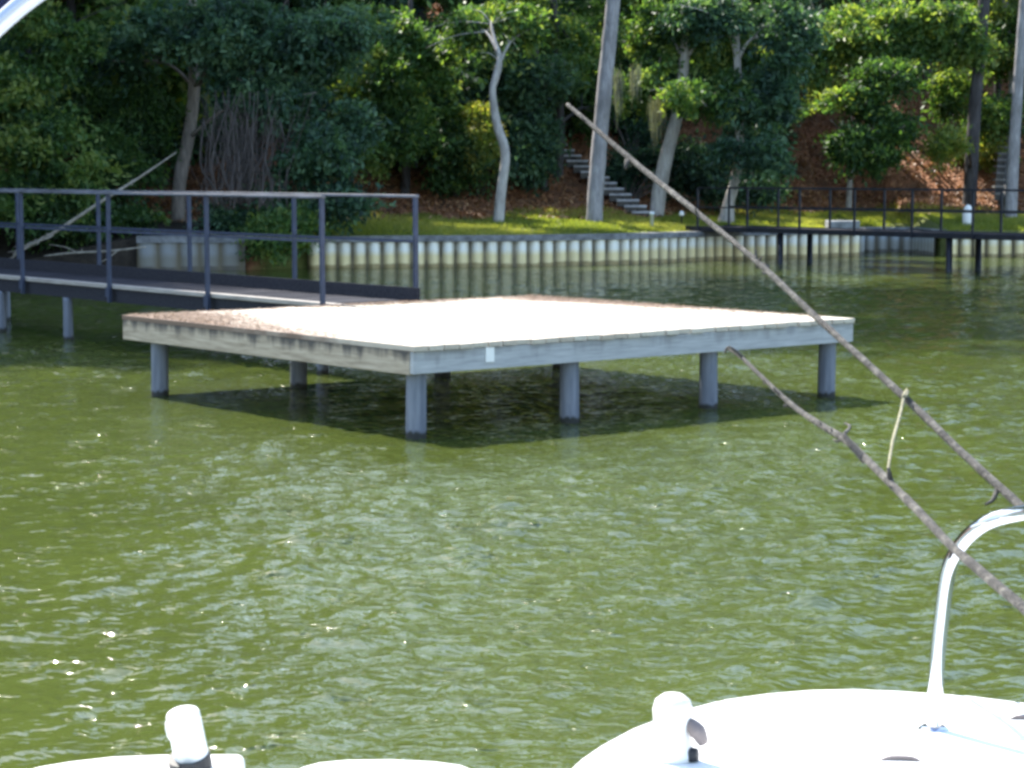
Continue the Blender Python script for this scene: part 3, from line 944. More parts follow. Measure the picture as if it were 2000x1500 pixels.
tree('upper_tree', 'tree with light green leaves at the top between the crooked and the tall trunk', 'tree',
     [(1090, 340), (1095, 240), (1085, 60)], 0.3, (0.12, 0.1, 0.09), M['bark_dark'],
     [E(1030, 40, 90, 60, 54, tint=.6), E(1110, 80, 60, 80, 54, tint=.65), E(1180, 90, 70, 70, 56, tint=.7, wt=.6), E(1150, 220, 50, 50, 55, tint=.3)], 20000, LG, seed=34, top=10)

# grey moss hanging from two of the trees
def hang_moss(t, spots):
    rg = np.random.default_rng(91)
    b = np.array(t.location)
    for u, v, d, w_, h_ in spots:
        V = []
        for _ in range(80):
            c = np.array(P(u + rg.normal(0, w_), v + rg.normal(0, 14), d)) + np.array([0, rg.normal(0, .1), 0])
            ln = h_ / F * d * rg.uniform(.3, 1) ** 1.2
            x = rg.normal(0, .03)
            ww = rg.uniform(.003, .008)
            V += [c + (-ww, 0, 0), c + (ww, 0, 0), c + (x + ww * .5, rg.normal(0, .02), -ln), c + (x - ww * .5, 0, -ln)]
        V = np.array(V) - b
        npmesh('hanging_moss', V, np.arange(len(V)).reshape(-1, 4), M['moss'], t, attrs={'tint': np.repeat(rg.random(len(V) // 4), 4)})
hang_moss(bpy.data.objects['leaning_pale_tree'], [(1278, 205, 49.6, 7, 70), (1290, 190, 49.8, 5, 50)])
hang_moss(bpy.data.objects['tall_pine_tree'], [(1206, 150, 48.3, 5, 75), (1240, 140, 49, 6, 50)])
# --- shrubs
def shrub(name, label, u, v, ells, n, mat, seed, L=0.125, group=None):
    b = on_ground(u, v)
    t = thing(name, label, 'shrub', tuple(b), 0, group)
    mb = MB()
    for e in ells:
        c = Vector(e[0])
        for _ in range(4):
            q = c + Vector((random.gauss(0, e[1][0] * .4), random.gauss(0, e[1][1] * .4), random.gauss(0, e[1][2] * .3)))
            mb.tube([Vector((random.gauss(0, .08), random.gauss(0, .08), -0.1)), (q - b) * 0.5 + Vector((random.gauss(0, .1), 0, .1)), q - b], [0.022, 0.015, 0.005], 5, 4, 0.1)
    mb.build('stems', M['bark_brown'], t, smooth=True)
    crown(ells, mat, t, n, L, seed, None, name='leaves')
    return t
tree('hanging_leaf_tree', 'blue green tree with leafy branches hanging low left of the timber stairs', 'tree',
     [(1062, 372), (1060, 300), (1050, 150)], 0.2, (0.1, 0.09, 0.08), M['bark_dark'],
     [E(1050, 270, 55, 60, 52.3, tint=0.45), E(1040, 330, 50, 30, 52.1, tint=0.4), E(1060, 160, 60, 60, 52.6, tint=.55), E(960, 60, 90, 50, 52.5, tint=.55)], 19000, LB_, seed=35, top=6, high=0)
shrub('shrub', 'low green shrub overhanging the water between the grey and the white seawall', 540, 450, [E(545, 440, 60, 35, 43.6), E(520, 470, 40, 25, 43.3), E(600, 425, 40, 25, 44)], 7000, LG, 41)
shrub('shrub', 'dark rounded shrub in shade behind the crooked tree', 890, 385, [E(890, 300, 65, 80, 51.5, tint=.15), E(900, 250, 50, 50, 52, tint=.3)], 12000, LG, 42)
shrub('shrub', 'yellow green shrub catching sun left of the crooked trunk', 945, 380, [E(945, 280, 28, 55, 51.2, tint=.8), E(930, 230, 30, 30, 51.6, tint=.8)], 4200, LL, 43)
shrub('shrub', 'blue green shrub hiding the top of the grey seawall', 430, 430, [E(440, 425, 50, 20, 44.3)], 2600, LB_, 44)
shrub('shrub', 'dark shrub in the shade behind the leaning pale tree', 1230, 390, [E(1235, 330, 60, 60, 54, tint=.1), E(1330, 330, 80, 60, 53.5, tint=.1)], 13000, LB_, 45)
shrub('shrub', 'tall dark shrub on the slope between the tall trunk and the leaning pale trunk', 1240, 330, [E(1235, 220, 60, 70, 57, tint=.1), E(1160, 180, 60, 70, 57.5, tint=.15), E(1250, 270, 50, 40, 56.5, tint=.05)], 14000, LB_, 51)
shrub('shrub', 'dark shrub at the upper end of the timber stairs', 1110, 300, [E(1105, 225, 50, 50, 57, tint=.15), E(1090, 260, 40, 35, 56.5, tint=.1)], 8000, LG, 52)
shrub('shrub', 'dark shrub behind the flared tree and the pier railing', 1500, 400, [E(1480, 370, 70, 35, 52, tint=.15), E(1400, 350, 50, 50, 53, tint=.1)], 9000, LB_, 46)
shrub('shrub', 'green shrub on the orange slope left of the dark trunk', 1830, 330, [E(1850, 285, 32, 30, 54.5, tint=.6)], 1800, LL, 47)
shrub('shrub', 'sunlit yellow shrub deep between the vine tangle and the broadleaf tree', 715, 345, [E(715, 300, 35, 50, 53.5, tint=.95), E(700, 200, 40, 50, 54, tint=.9)], 5000, LL, 48)
shrub('shrub', 'dark undergrowth shrub beside the bare leaning trunk', 230, 420, [E(230, 330, 70, 90, 46, tint=.2), E(280, 230, 70, 80, 47, tint=.2), E(180, 200, 60, 80, 47, tint=.2)], 17000, LG, 49)
shrub('shrub', 'dark shrub low on the bank at the left under the dead branch', 200, 450, [E(130, 440, 90, 30, 43.6, tint=.15), E(260, 430, 60, 30, 44.2, tint=.15)], 6000, LG, 50)

# --- the wooded slope behind: three kinds, copied
def wood_tree(kind, seed):
    rr = random.Random(seed)
    t = thing('woodland_tree', 'x', 'tree', (0, 0, 0))
    h = (18, 21, 15)[kind]
    mb = MB()
    p = [Vector((0, 0, -.4)), Vector((rr.uniform(-.2, .2), 0, h * .3)), Vector((rr.uniform(-.4, .4), .1, h * .6)), Vector((rr.uniform(-.5, .5), 0, h))]
    mb.tube(p, [0.22, 0.18, 0.13, 0.03], 10, 4, .05)
    ells = []
    for k in range(15):
        f = (k + .5) / 15
        z = h * (0.06 + 0.94 * f)
        an = rr.uniform(0, 6.28)
        rad = rr.uniform(0.6, 2.2) * (1.1 - .5 * f)
        c = (math.cos(an) * rad, math.sin(an) * rad, z)
        sc = 1.25 - .45 * f
        ells.append((c, (1.7 * sc, 1.7 * sc, 1.2), 1.0 + (.7 if f < .35 else 0), rr.uniform(.2, .75)))
        j = Vector((0, 0, max(0, z - .8)))
        mb.tube([j, (j + Vector(c)) * .5 + Vector((0, 0, .2)), Vector(c)], [.06, .04, .012], 6, 3)
    mb.build('trunk', (M['bark_dark'], M['bark_brown'], M['bark_grey'])[kind], t, smooth=True)
    crown(ells, (LG, LB_, LL)[kind], t, 19000, 0.27, seed, None, clump=0.6, per=40, split=2)
    return t
LAB = ['dark green woodland tree in the shaded woods on the slope behind the lawn', 'blue green woodland tree in the shaded woods on the slope behind the lawn', 'yellow green woodland tree in the shaded woods on the slope behind the lawn']
GRP = 'trees in the woods on the slope'
SUN_SPOTS = [on_ground(u, v) for u, v in ((1040, 440), (1090, 432), (1140, 448), (1190, 440), (1240, 450), (860, 455), (940, 452), (1480, 446), (1550, 440), (1820, 340), (1845, 380), (1800, 300), (1690, 440), (1960, 445))]
SUN_SPOTS += [P(*q) for q in ((1630, 180, 53), (700, 230, 54), (1390, 90, 49.8), (1650, 60, 55))]
HT = (18, 21, 15)
def sunny(x, y, h, r=2.3):           # a tree here would leave the clearings in the sun
    z0 = float(gz(x, y))
    for q in SUN_SPOTS:
        dx, dy = x - q.x, y - q.y
        hx, hy = sv.x, sv.y
        k = (dx * hx + dy * hy) / (hx * hx + hy * hy)
        if k < 0:
            continue
        off = math.hypot(dx - hx * k, dy - hy * k)
        if off < r and q.z + sv.z * k < z0 + h + .8:
            return False
    return True
protos = [wood_tree(k, 60 + k) for k in range(3)]
used = [False] * 3
rr = random.Random(4)
for row, (d0, n, x0, x1) in enumerate([(56.5, 9, -12, 14), (61, 11, -15, 17), (67, 14, -24, 26), (76, 15, -34, 36), (88, 15, -44, 46)]):
    for i in range(n):
        x = x0 + (x1 - x0) * (i + 0.5) / n + rr.uniform(-.8, .8)
        y = d0 + rr.uniform(-1.6, 1.6)
        if row == 0 and (7.4 < x < 12.2): continue      # the open orange slope
        if row == 1 and (9.2 < x < 11.4): continue
        k = rr.choice((0, 0, 1, 1, 2))
        s = rr.uniform(0.85, 1.2) * (0.5 if row == 0 else 0.75 if row == 1 else 1.0)
        if not sunny(x, y, HT[k] * s):
            s *= 0.5
            if not sunny(x, y, HT[k] * s, 1.5):
                continue
        o = copy_tree(protos[k]) if used[k] else protos[k]
        used[k] = True
        o.location = (x, y, float(gz(x, y)))
        o.rotation_euler = (0, 0, rr.uniform(0, 6.28))
        o.scale = (s, s, s)
        tag(o, LAB[k], 'tree', GRP)
for i in range(15):
    x = -12 + 19.5 * (i + .5) / 15 + rr.uniform(-.4, .4)
    y = float(shore(x)) + rr.uniform(9.5, 13.5)
    k = rr.choice((0, 0, 1))
    s = rr.uniform(.40, .52)
    if not sunny(x, y, HT[k] * s, 1.3):
        s *= .6
    o = copy_tree(protos[k])
    o.location = (x, y, float(gz(x, y)))
    o.rotation_euler = (0, 0, rr.uniform(0, 6.28))
    o.scale = (s * 1.5, s * 1.5, s)
    tag(o, LAB[k], 'tree', GRP)
for x, y, k, s in ((-4.6, 56, 1, 1.25), (-1.2, 57.5, 0, 1.4), (3.4, 56.6, 1, 1.2), (6.2, 56.8, 0, 1.3), (-7.2, 54, 0, 1.35), (8.4, 58.2, 1, 1.2), (1.2, 60.5, 0, 1.4), (-10, 59, 1, 1.4)):
    if not sunny(x, y, HT[k] * s, 1.9):
        continue
    o = copy_tree(protos[k])
    o.location = (x, y, float(gz(x, y)))
    o.rotation_euler = (0, 0, x)
    o.scale = (s * .9, s * .9, s)
    tag(o, LAB[k], 'tree', GRP)
us = None
for i in range(70):
    x = rr.uniform(-13, 7.3); y = float(shore(x)) + rr.uniform(7.2, 21)
    if 0.6 < x < 4.4 and y < 56.5: continue
    if us is None:
        us = thing('understory_shrub', 'x', 'shrub', (0, 0, 0))
        mb = MB()
        for _ in range(7):
            q = Vector((rr.gauss(0, .5), rr.gauss(0, .5), rr.uniform(.9, 1.9)))
            mb.tube([Vector((0, 0, -.1)), q * .5 + Vector((.1, 0, .1)), q], [.03, .02, .006], 5, 4, .1)
        mb.build('stems', M['bark_brown'], us, smooth=True)
        crown([((0, 0, 1.0), (1.1, 1.1, .9), 1, .25), ((.5, .2, 1.5), (.7, .7, .7), 1, .35)], LB_, us, 6000, 0.17, 77, None, name='leaves')
        o = us
    else:
        o = copy_tree(us)
    o.location = (x, y, float(gz(x, y)))
    o.rotation_euler = (0, 0, rr.uniform(0, 6.28))
    s = rr.uniform(.8, 1.5)
    o.scale = (s, s, s)
    tag(o, 'dark green shrub growing in the shade between the trees on the slope', 'shrub', 'understory shrubs on the slope')
# wood further along both shores (outside the photograph, mirrored in the water)
for i in range(56):
    sgn = -1 if i % 2 else 1
    x = sgn * (14.5 + 38 * (i / 56) + rr.uniform(-1, 1)); y = float(shore(x)) + rr.uniform(2.5, 22)
    k = rr.choice((0, 1, 1))
    o = copy_tree(protos[k])
    o.location = (x, y, float(gz(x, y)))
    o.rotation_euler = (0, 0, rr.uniform(0, 6.28))
    tag(o, LAB[k], 'tree', GRP)

DOCK_SPOTS = [CC + bx * p + ax * q for p in (0.2, 1.0, 2.0, 3.2, 4.9) for q in (0.1, 1.5, 3.0, 4.3) if not (p < .5 and q > 2.5)]
def dock_height(x, y):               # how tall a tree may be here without shading the platform
    z0 = float(gz(x, y)); h = 99.0
    hx, hy = sv.x, sv.y
    for q in DOCK_SPOTS:
        dx, dy = x - q.x, y - q.y
        k = (dx * hx + dy * hy) / (hx * hx + hy * hy)
        if k > 0 and math.hypot(dx - hx * k, dy - hy * k) < 4.3:
            h = min(h, q.z + sv.z * (k - 5.0) - z0)
    return h
for x, y, k, s in ((-14.6, 35.2, 0, 1.0), (-16.4, 33.4, 1, .9), (-17.0, 37.4, 0, 1.05), (-19.2, 34.6, 1, 1.0), (-15.4, 39.6, 1, .95), (-20.4, 38.6, 0, 1.15), (-22.8, 34.0, 0, 1.1), (-18.4, 42.0, 1, 1.05), (-24.5, 38.5, 1, 1.1), (-14.2, 43.0, 0, 1.1), (-21.8, 31.0, 1, 1.0), (-27, 33, 0, 1.1), (-18.6, 31.2, 0, .9), (-30, 30, 1, 1.1), (-34, 33, 0, 1.2), (-26, 29.4, 0, 1.0), (-12.5, 50.5, 1, 1.2), (-8.6, 51.5, 0, 1.25), (-16.5, 47.8, 0, 1.35), (-12.2, 54, 1, 1.3), (-16.5, 51, 0, 1.4), (-6.2, 53.5, 1, 1.0), (-18.5, 46.5, 1, 1.35), (-21.5, 47.5, 0, 1.4), (-20, 52, 1, 1.3), (-24.5, 46, 1, 1.4), (-11.8, 56.6, 0, 1.6), (-18.8, 45.2, 1, 1.5), (-20.6, 44.8, 0, 1.75), (-22.6, 44.6, 1, 1.6), (-26.5, 44.4, 0, 1.8), (-17.2, 48.8, 1, 1.55), (-22.8, 49.6, 0, 1.75), (-28, 48, 1, 1.6), (-14.0, 52.0, 1, 1.5), (-9.2, 54.6, 1, 1.3), (-15.6, 53.8, 0, 1.7), (-19.4, 55.5, 1, 1.5), (-25, 53, 0, 1.7)):  # left-shore trees added for their shade, most of them out of view
    s = min(s, dock_height(x, y) / HT[k])
    if s < .3 or not sunny(x, y, HT[k] * s, 1.6):
        continue
    o = copy_tree(protos[k])
    o.location = (x, y, float(gz(x, y)))
    o.rotation_euler = (0, 0, x * 3)
    o.scale = (s, s, s)
    tag(o, LAB[k], 'tree', GRP)

# ------------------------------------------------------------------ grass and leaf litter on the bank
rng = np.random.default_rng(8)
def grass(n):
    x = rng.uniform(-5.2, 13, n * 2)
    t = rng.uniform(0.25, 5.6, n * 2) * rng.random(n * 2) ** 0.25
    y = shore(x) + t
    keep = (t < 4.4 + 0.9 * np.sin(x * 1.3) + 0.5 * np.sin(x * 3.1 + 1)) & ~((x > 8.0) & (x < 10.3) & (y < 53.4)) & (np.sin(x * 2.1 + y * 1.7) + np.sin(x * .8 - y * 2.9 + 2) > -1.5)
    x, y = x[keep][:n], y[keep][:n]
    m = len(x)
    z = gz(x, y) - 0.01
    h = rng.uniform(0.05, 0.13, m)
    yaw = rng.uniform(0, 6.28, m)
    wv = np.stack([np.cos(yaw), np.sin(yaw), 0 * yaw], 1) * 0.012
    lean = np.stack([rng.normal(0, .5, m), rng.normal(0, .5, m), np.ones(m)], 1) * h[:, None]
    b = np.stack([x, y, z], 1)
    v = np.stack([b - wv, b + wv, b + lean], 1).reshape(-1, 3)
    tn = np.repeat(np.clip(0.5 + .25 * np.sin(x * .9 + y) + rng.normal(0, .2, m), 0, 1), 3)
    o = npmesh('grass', v, np.arange(3 * m).reshape(-1, 3), M['grass'], attrs={'tint': tn})
    tag(o, 'short green lawn grass on the bank above the white seawall', 'grass', kind='stuff')
grass(90000)
def litter(n):
    x = rng.uniform(-14, 15, n); t = rng.uniform(3.4, 16, n)
    y = shore(x) + t
    p = np.stack([x, y, gz(x, y) + rng.uniform(0.01, 0.05, n)], 1)
    v, f, tn = flat_leaves(p, 0.11, 0.5, rng)
    o = npmesh('leaf_litter', v, f, M['leaf_dry'], attrs={'tint': tn})
    tag(o, 'orange brown fallen leaves covering the slope under the trees', 'leaf litter', kind='stuff')
litter(60000)

# ------------------------------------------------------------------ stairs up the slope
def stairs(name, label, pa, pb, da, db, n, w_px, tread_d=0.5, tm='step'):
    a, b = P(*pa, da), P(*pb, db)
    t = thing(name, label, 'stairs', tuple(a))
    d = b - a
    wv = w_px * da / F
    for k in range(n):
        p = d * (k / (n - 1))
        m_ = MB(); m_.box((p.x - wv / 2, p.y - 0.12, p.z - 0.03), (p.x + wv / 2, p.y + tread_d, p.z + 0.02)); m_.build('tread', M[tm], t)
        m_ = MB(); m_.box((p.x - wv / 2, p.y - 0.08, p.z - 0.17), (p.x + wv / 2, p.y - .05, p.z - .032)); m_.build('riser', M['step_dark'], t)
    for yy in (-0.165, tread_d + 0.03):
        m_ = MB(); m_.bar((0.1, yy, -0.2), (d.x + 0.1, d.y + yy, d.z - 0.2), 0.06, 0.2); m_.build('stringer', M['step_dark'], t)
    for k in (0, n // 2, n - 1):
        p = d * (k / (n - 1))
        g = float(gz(a.x + p.x + .1, a.y + p.y)) - a.z
        m_ = MB(); m_.box((p.x + .06, p.y - .135, min(g, p.z - .6) - .2), (p.x + .14, p.y - .125 + .09, p.z - .16)); m_.build('post', M['step_dark'], t)
    return t
stairs('hillside_stairs', 'weathered grey timber stairs climbing the bank behind the tall tree', (1256, 414), (1088, 283), 51.0, 55.0, 13, 44)
stairs('hillside_stairs', 'faint grey steps climbing the slope between the two right hand trunks', (1950, 378), (1958, 275), 53.6, 58, 9, 18, 0.3, 'step_worn')

# ------------------------------------------------------------------ the pier with dark railings at the right
A_ = P(1372, 437, 49.2); B_ = G(1830, 530, 0.0)
PZ = 0.76
pdir = Vector((B_.x - 5.72, B_.y - 46.2, 0)).normalized()
p0 = Vector((5.72, 46.2, 0)) - pdir * 2.7
prz = math.atan2(pdir.y, pdir.x)
pier = thing('footbridge_pier', 'low pier with dark metal railings crossing in front of the seawall at the right', 'pier', (p0.x, p0.y, 0), prz)
PL, PW = 11.8, 1.2
mb, _ = planks(None, PL, 0.0, PW, 0.145, 0.008, 0.04, PZ, 0.005, 0.005)
mb.build('deck', M['walk'], pier)
for y in (-0.045, PW + 0.005):
    m_ = MB(); m_.box((0, y, PZ - 0.09), (PL, y + 0.04, PZ + 0.015)); m_.build('stringer', M['dark_steel'], pier)
q = MB(); q.box((-.02, -.02, PZ - .1), (.02, .02, PZ + .86)); q = q.build('post', M['dark_steel'], pier)
first = True
for y, off in ((-0.072, 0.4), (PW + 0.072, 0.1)):
    for k in range(8):
        o = q if first else q.copy()
        if not first:
            C.objects.link(o); o.parent = pier
        first = False
        o.location = (off + 1.5 * k, y, 0)
    x1 = off + 1.5 * 7
    m_ = MB(); m_.bar((off, y, PZ + .87), (x1, y, PZ + .87), .045, .028); m_.build('top_rail', M['dark_steel'], pier)
    m_ = MB(); m_.bar((off, y + .03, PZ + .44), (x1, y + .03, PZ + .44), .012, .03); m_.build('mid_rail', M['dark_steel'], pier)
q = MB(); q.tube([(0, 0, -1.7), (0, 0, PZ - .09)], .065, 12, 1); q = q.build('pile', M['dark_steel'], pier, smooth=True)
first = True
for x in (2.7, 7.2, 11.4):
    for y in (0.12, PW - .12):
        o = q if first else q.copy()
        if not first:
            C.objects.link(o); o.parent = pier
        first = False
        o.location = (x, y, 0)

# small things on the bank
b = on_ground(1273, 446)
mb = MB(); mb.lathe([(0.045, -.1), (0.045, .30), (0.058, .30), (0.058, .36), (0.03, .375)])
o = mb.build('standpipe', M['pvc'], None, smooth=True); o.location = b
tag(o, 'pale plastic standpipe in the grass at the foot of the leaning pale tree', 'pipe')
b = on_ground(1331, 440)
t = thing('path_light', 'small dark garden light with a white head on the bank left of the pier', 'garden light', tuple(b))
mb = MB(); mb.lathe([(.025, -.1), (.022, .2), (.03, .22)], n=12); mb.build('stake', M['dark_steel'], t, smooth=True)
mb = MB(); mb.lathe([(.05, .22), (.06, .25), (.055, .30), (.02, .33)], n=14); mb.build('lamp_head', M['white_paint'], t, smooth=True)
b = on_ground(1890, 441)
mb = MB(); mb.lathe([(.115, 0), (.125, .02), (.13, .12), (.13, .26), (.118, .36), (.09, .44), (.05, .49), (.015, .505)])
o = mb.build('marker_post', M['white_paint'], None, smooth=True); o.location = b
tag(o, 'white round topped marker standing on the grass behind the pier railing', 'marker')
t = thing('concrete_block', 'low grey concrete block behind the pier by the inlet', 'concrete block', (7.75, 50.25, .64))
mb = MB(); mb.box((-.36, -.35, -.1), (.36, .3, .2), .012); o = mb.build('block', M['block'], t, bevel=.02)

# dead branches on the left bank
def branch(name, label, px, ds, rads, mat, twigs, cat='branch', seed=1, extra_end=None, stubs=0):
    rr = random.Random(seed)
    pts = [P(u, v, d) for (u, v), d in zip(px, ds)]
    if extra_end:
        pts += [Vector(p) for p in extra_end[0]]
        rads = list(rads) + list(extra_end[1])
    base = pts[0]
    t = thing(name, label, cat, tuple(base))
    mb = MB()
    mb.tube([p - base for p in pts], rads, 9, 6, 0.10)
    for tw in twigs:
        q = [P(u, v, d) - base for u, v, d in tw[0]]
        mb.tube(q, tw[1], 6, 5, .08)
    for _ in range(stubs):
        i = rr.randrange(len(px) - 1); f_ = rr.random()
        p = pts[i].lerp(pts[i + 1], f_) - base
        r = rads[i] * (1 - f_) + rads[i + 1] * f_
        dr = Vector((rr.gauss(0, 1), rr.gauss(0, 1), rr.gauss(0, 1))).normalized()
        ln = rr.uniform(1.5, 4.5) * r
        mb.tube([p, p + dr * ln * .6, p + dr * ln + Vector((0, 0, .3 * ln))], [r * .55, r * .4, r * .22], 6, 2, .15)
    mb.build('stem', mat, t, smooth=True)
    return t
tw = []
rr = random.Random(9)
for k in range(12):
    u0 = rr.uniform(40, 110); v0 = 487 - (u0 - 40) * 0.45
    tw.append(([(u0, v0, 42.3), (u0 - rr.uniform(5, 22), v0 + rr.uniform(4, 14), 42.2), (u0 - rr.uniform(18, 50), v0 + rr.uniform(10, 30), 42.0)], [.018, .012, .005]))
branch('dead_branch', 'long bleached dead branch slanting up from the bank behind the walkway railing',
       [(25, 497), (70, 474), (120, 445), (200, 392), (270, 348), (345, 297)], [42.2, 42.3, 42.3, 42.4, 42.6, 42.8], [.014, .03, .036, .032, .026, .012], M['dead'], tw, seed=2, stubs=5)
branch('dead_branch', 'thinner dead branch lying low along the waterline behind the walkway',
       [(85, 500), (140, 494), (215, 490), (285, 482)], [42.3, 42.3, 42.4, 42.5], [.01, .022, .022, .014], M['dead'],
       [([(230, 489, 42.4), (210, 505, 42.3), (195, 512, 42.2)], [.015, .012, .006]), ([(150, 493, 42.3), (125, 482, 42.3), (95, 478, 42.3)], [.015, .01, .005])], seed=3, stubs=3)

# ------------------------------------------------------------------ bare branches in front at the right
e1 = [P(2230, 1210, 4.15)] + [Vector(p) for p in ((1.75, 3.9, .92), (2.6, 3.5, .2), (3.3, 3.2, -.5))]
br = branch('bare_branch', 'longer bare grey branch crossing in front of the right end of the dock',
       [(1108, 204), (1150, 240), (1238, 316), (1330, 390), (1432, 472), (1490, 522), (1600, 625), (1762, 772), (1880, 885), (2000, 995)],
       [6.9, 6.75, 6.5, 6.2, 5.9, 5.75, 5.45, 5.05, 4.8, 4.55], [.006, .0075, .0088, .0088, .0075, .0085, .0085, .009, .0095, .010], M['stick'],
       [([(1225, 312, 6.5), (1222, 330, 6.48)], [.008, .005]), ([(1478, 515, 5.8), (1502, 522, 5.78)], [.01, .006]),
        ([(1950, 950, 4.65), (1940, 975, 4.62), (1925, 985, 4.6)], [.006, .005, .003])], seed=4, extra_end=(e1, [.0145, .02, .025, .03]), stubs=7)
bb = Vector(br.location)
mb = MB()
mb.tube([P(u, v, d) - bb for u, v, d in ((1766, 770, 5.03), (1758, 810, 4.9), (1744, 860, 4.7), (1737, 900, 4.5), (1734, 925, 4.2), (1738, 945, 3.72))], [.0042, .0038, .0036, .0034, .003, .0026], 7, 5, .1)
mb.tube([P(u, v, d) - bb for u, v, d in ((1764, 776, 5.0), (1772, 762, 5.04), (1770, 775, 5.0))], [.005, .006, .003], 6, 3)
mb.build('dry_stem', M['stem'], br, smooth=True)['label'] = 'thin pale dry stem hanging between the two branches'
e2 = [P(2260, 1420, 2.75)] + [Vector(p) for p in ((1.5, 2.75, .85), (2.3, 3.1, .0), (2.6, 3.2, -.6))]
branch('bare_branch', 'shorter bare grey branch passing in front of the chrome bow rail',
       [(1420, 680), (1450, 700), (1540, 785), (1600, 828), (1655, 862), (1735, 940), (1800, 1005), (1868, 1075), (2000, 1188)],
       [4.6, 4.5, 4.2, 4.0, 3.85, 3.6, 3.4, 3.22, 2.98], [.003, .0045, .0052, .0062, .007, .007, .007, .0068, .008], M['stick'],
       [([(1455, 702, 4.5), (1425, 678, 4.5), (1415, 690, 4.5)], [.004, .003, .002]), ([(1550, 790, 4.2), (1530, 793, 4.2)], [.006, .003]),
        ([(1690, 900, 3.74), (1665, 872, 3.76), (1648, 848, 3.78)], [.008, .007, .004]), ([(1740, 945, 3.6), (1735, 915, 3.58)], [.006, .003]),
        ([(1640, 855, 3.9), (1660, 835, 3.95), (1650, 826, 4.0)], [.004, .003, .002])], seed=6, extra_end=(e2, [.012, .014, .02, .025]), stubs=9)

# ------------------------------------------------------------------ the white boat the photograph was taken from
boat = thing('white_motorboat', 'white motorboat bow with padded seats, rod holders and a chrome rail in the foreground', 'boat', (0, 1.2, 0))
BO = Vector(boat.location)
def bl(p):
    return Vector(p) - BO
def hull():
    mb = MB()
    ys = [-3.2, -2.5, -1, .5, 2.0, 2.8, 3.3, 3.62, 3.78]
    hw = [1.18, 1.22, 1.25, 1.25, 1.22, 1.12, .92, .58, .12]
    secs = []
    for y, h in zip(ys, hw):
        k = h / 1.25
        zb = -.28 + .35 * max(0, (y - 2.2) / 1.6) ** 2
        sec = [(-h, .80), (-h * .97, .35), (-h * .82, .02), (0, zb), (h * .82, .02), (h * .97, .35), (h, .80), (h - .1 * k, .80), (h - .13 * k, .46), (-h + .13 * k, .46), (-h + .1 * k, .80)]
        secs.append([(x, y - BO.y, z) for x, z in sec])
    n = len(secs[0])
    vs = [p for s_ in secs for p in s_]
    fs = []
    for i in range(len(secs) - 1):
        for k in range(n):
            k2 = (k + 1) % n
            fs.append((i * n + k, i * n + k2, (i + 1) * n + k2, (i + 1) * n + k))
    fs.append(tuple(range(n)))
    fs.append(tuple((len(secs) - 1) * n + k for k in reversed(range(n))))
    mb.add(vs, fs)
    return mb.build('hull', M['gelcoat'], boat, bevel=.02)
hull()
# moulded bow console at the right
CZ = 1.10
edge = [(1092, 1500), (1120, 1474), (1160, 1447), (1220, 1415), (1300, 1385), (1380, 1364), (1480, 1350), (1580, 1342), (1680, 1340), (1780, 1344), (1900, 1352), (2010, 1366), (2150, 1400), (2260, 1470)]
pl2 = [G(u, v, CZ) for u, v in edge]
outl = [(p.x, p.y - BO.y) for p in pl2] + [(1.0, 2.55 - BO.y), (.2, 2.55 - BO.y), (.06, 2.8 - BO.y)]
mb = MB(); mb.prism(list(reversed(outl)), .47, CZ)
con = mb.build('bow_console', M['gelcoat'], boat, smooth=False, bevel=.035, seg=5)
# raised rounded hatch lip on top of it
cx = sum(p[0] for p in outl) / len(outl); cy = sum(p[1] for p in outl) / len(outl)
ins = [(cx + (x - cx) * .82, cy + (y - cy) * .82) for x, y in outl]
mb = MB(); mb.prism(list(reversed(ins)), CZ + .0005, CZ + .012)
mb.build('hatch', M['vinyl'], boat, bevel=.008, seg=3)
for (u, v, wd) in ((1757, 1486, .065), (2000, 1406, .05)):
    p = bl(G(u, v, CZ + .012))
    m_ = MB(); m_.tube([(p.x - wd / 2, p.y, p.z), (p.x - wd * .2, p.y + .004, p.z + .004), (p.x + wd * .3, p.y, p.z + .004), (p.x + wd / 2, p.y - .006, p.z)], [.002, .004, .004, .002], 8, 3)
    m_.build('latch', M['brown_grey'], boat, smooth=True)
m_ = MB(); m_.tube([bl(G(u, v, CZ + .013)) for u, v in ((1168, 1474), (1200, 1450), (1235, 1430), (1262, 1418))], .0012, 8, 5)
m_.build('trim_seam', M['seam'], boat, smooth=True)
# padded seat backs
def pad(px, d, zb, thick, name='seat_back', bev=.03):
    mb = MB()
    top = [P(u, v, d) - BO for u, v in px]
    ol = [(p.x, p.z) for p in top] + [(top[-1].x, zb), (top[0].x, zb)]
    n = len(ol)
    y0, y1 = d - BO.y - thick, d - BO.y
    vs = [(x, y0, z) for x, z in ol] + [(x, y1, z) for x, z in ol]
    fs = [tuple(range(n)), tuple(reversed(range(n, 2 * n)))] + [((i + 1) % n, i, n + i, n + (i + 1) % n) for i in range(n)]
    mb.add(vs, fs)
    return mb.build(name, M['vinyl'], boat, smooth=False, bevel=bev, seg=4)
pad([(-330, 1560), (-200, 1535), (40, 1505), (80, 1494), (140, 1484), (220, 1475), (310, 1471), (400, 1470), (480, 1470)], 3.05, .5, .11, bev=.012)
pad([(565, 1510), (590, 1496), (625, 1486), (680, 1481), (760, 1480), (850, 1484), (900, 1491), (935, 1504)], 3.2, .5, .12, bev=.012)
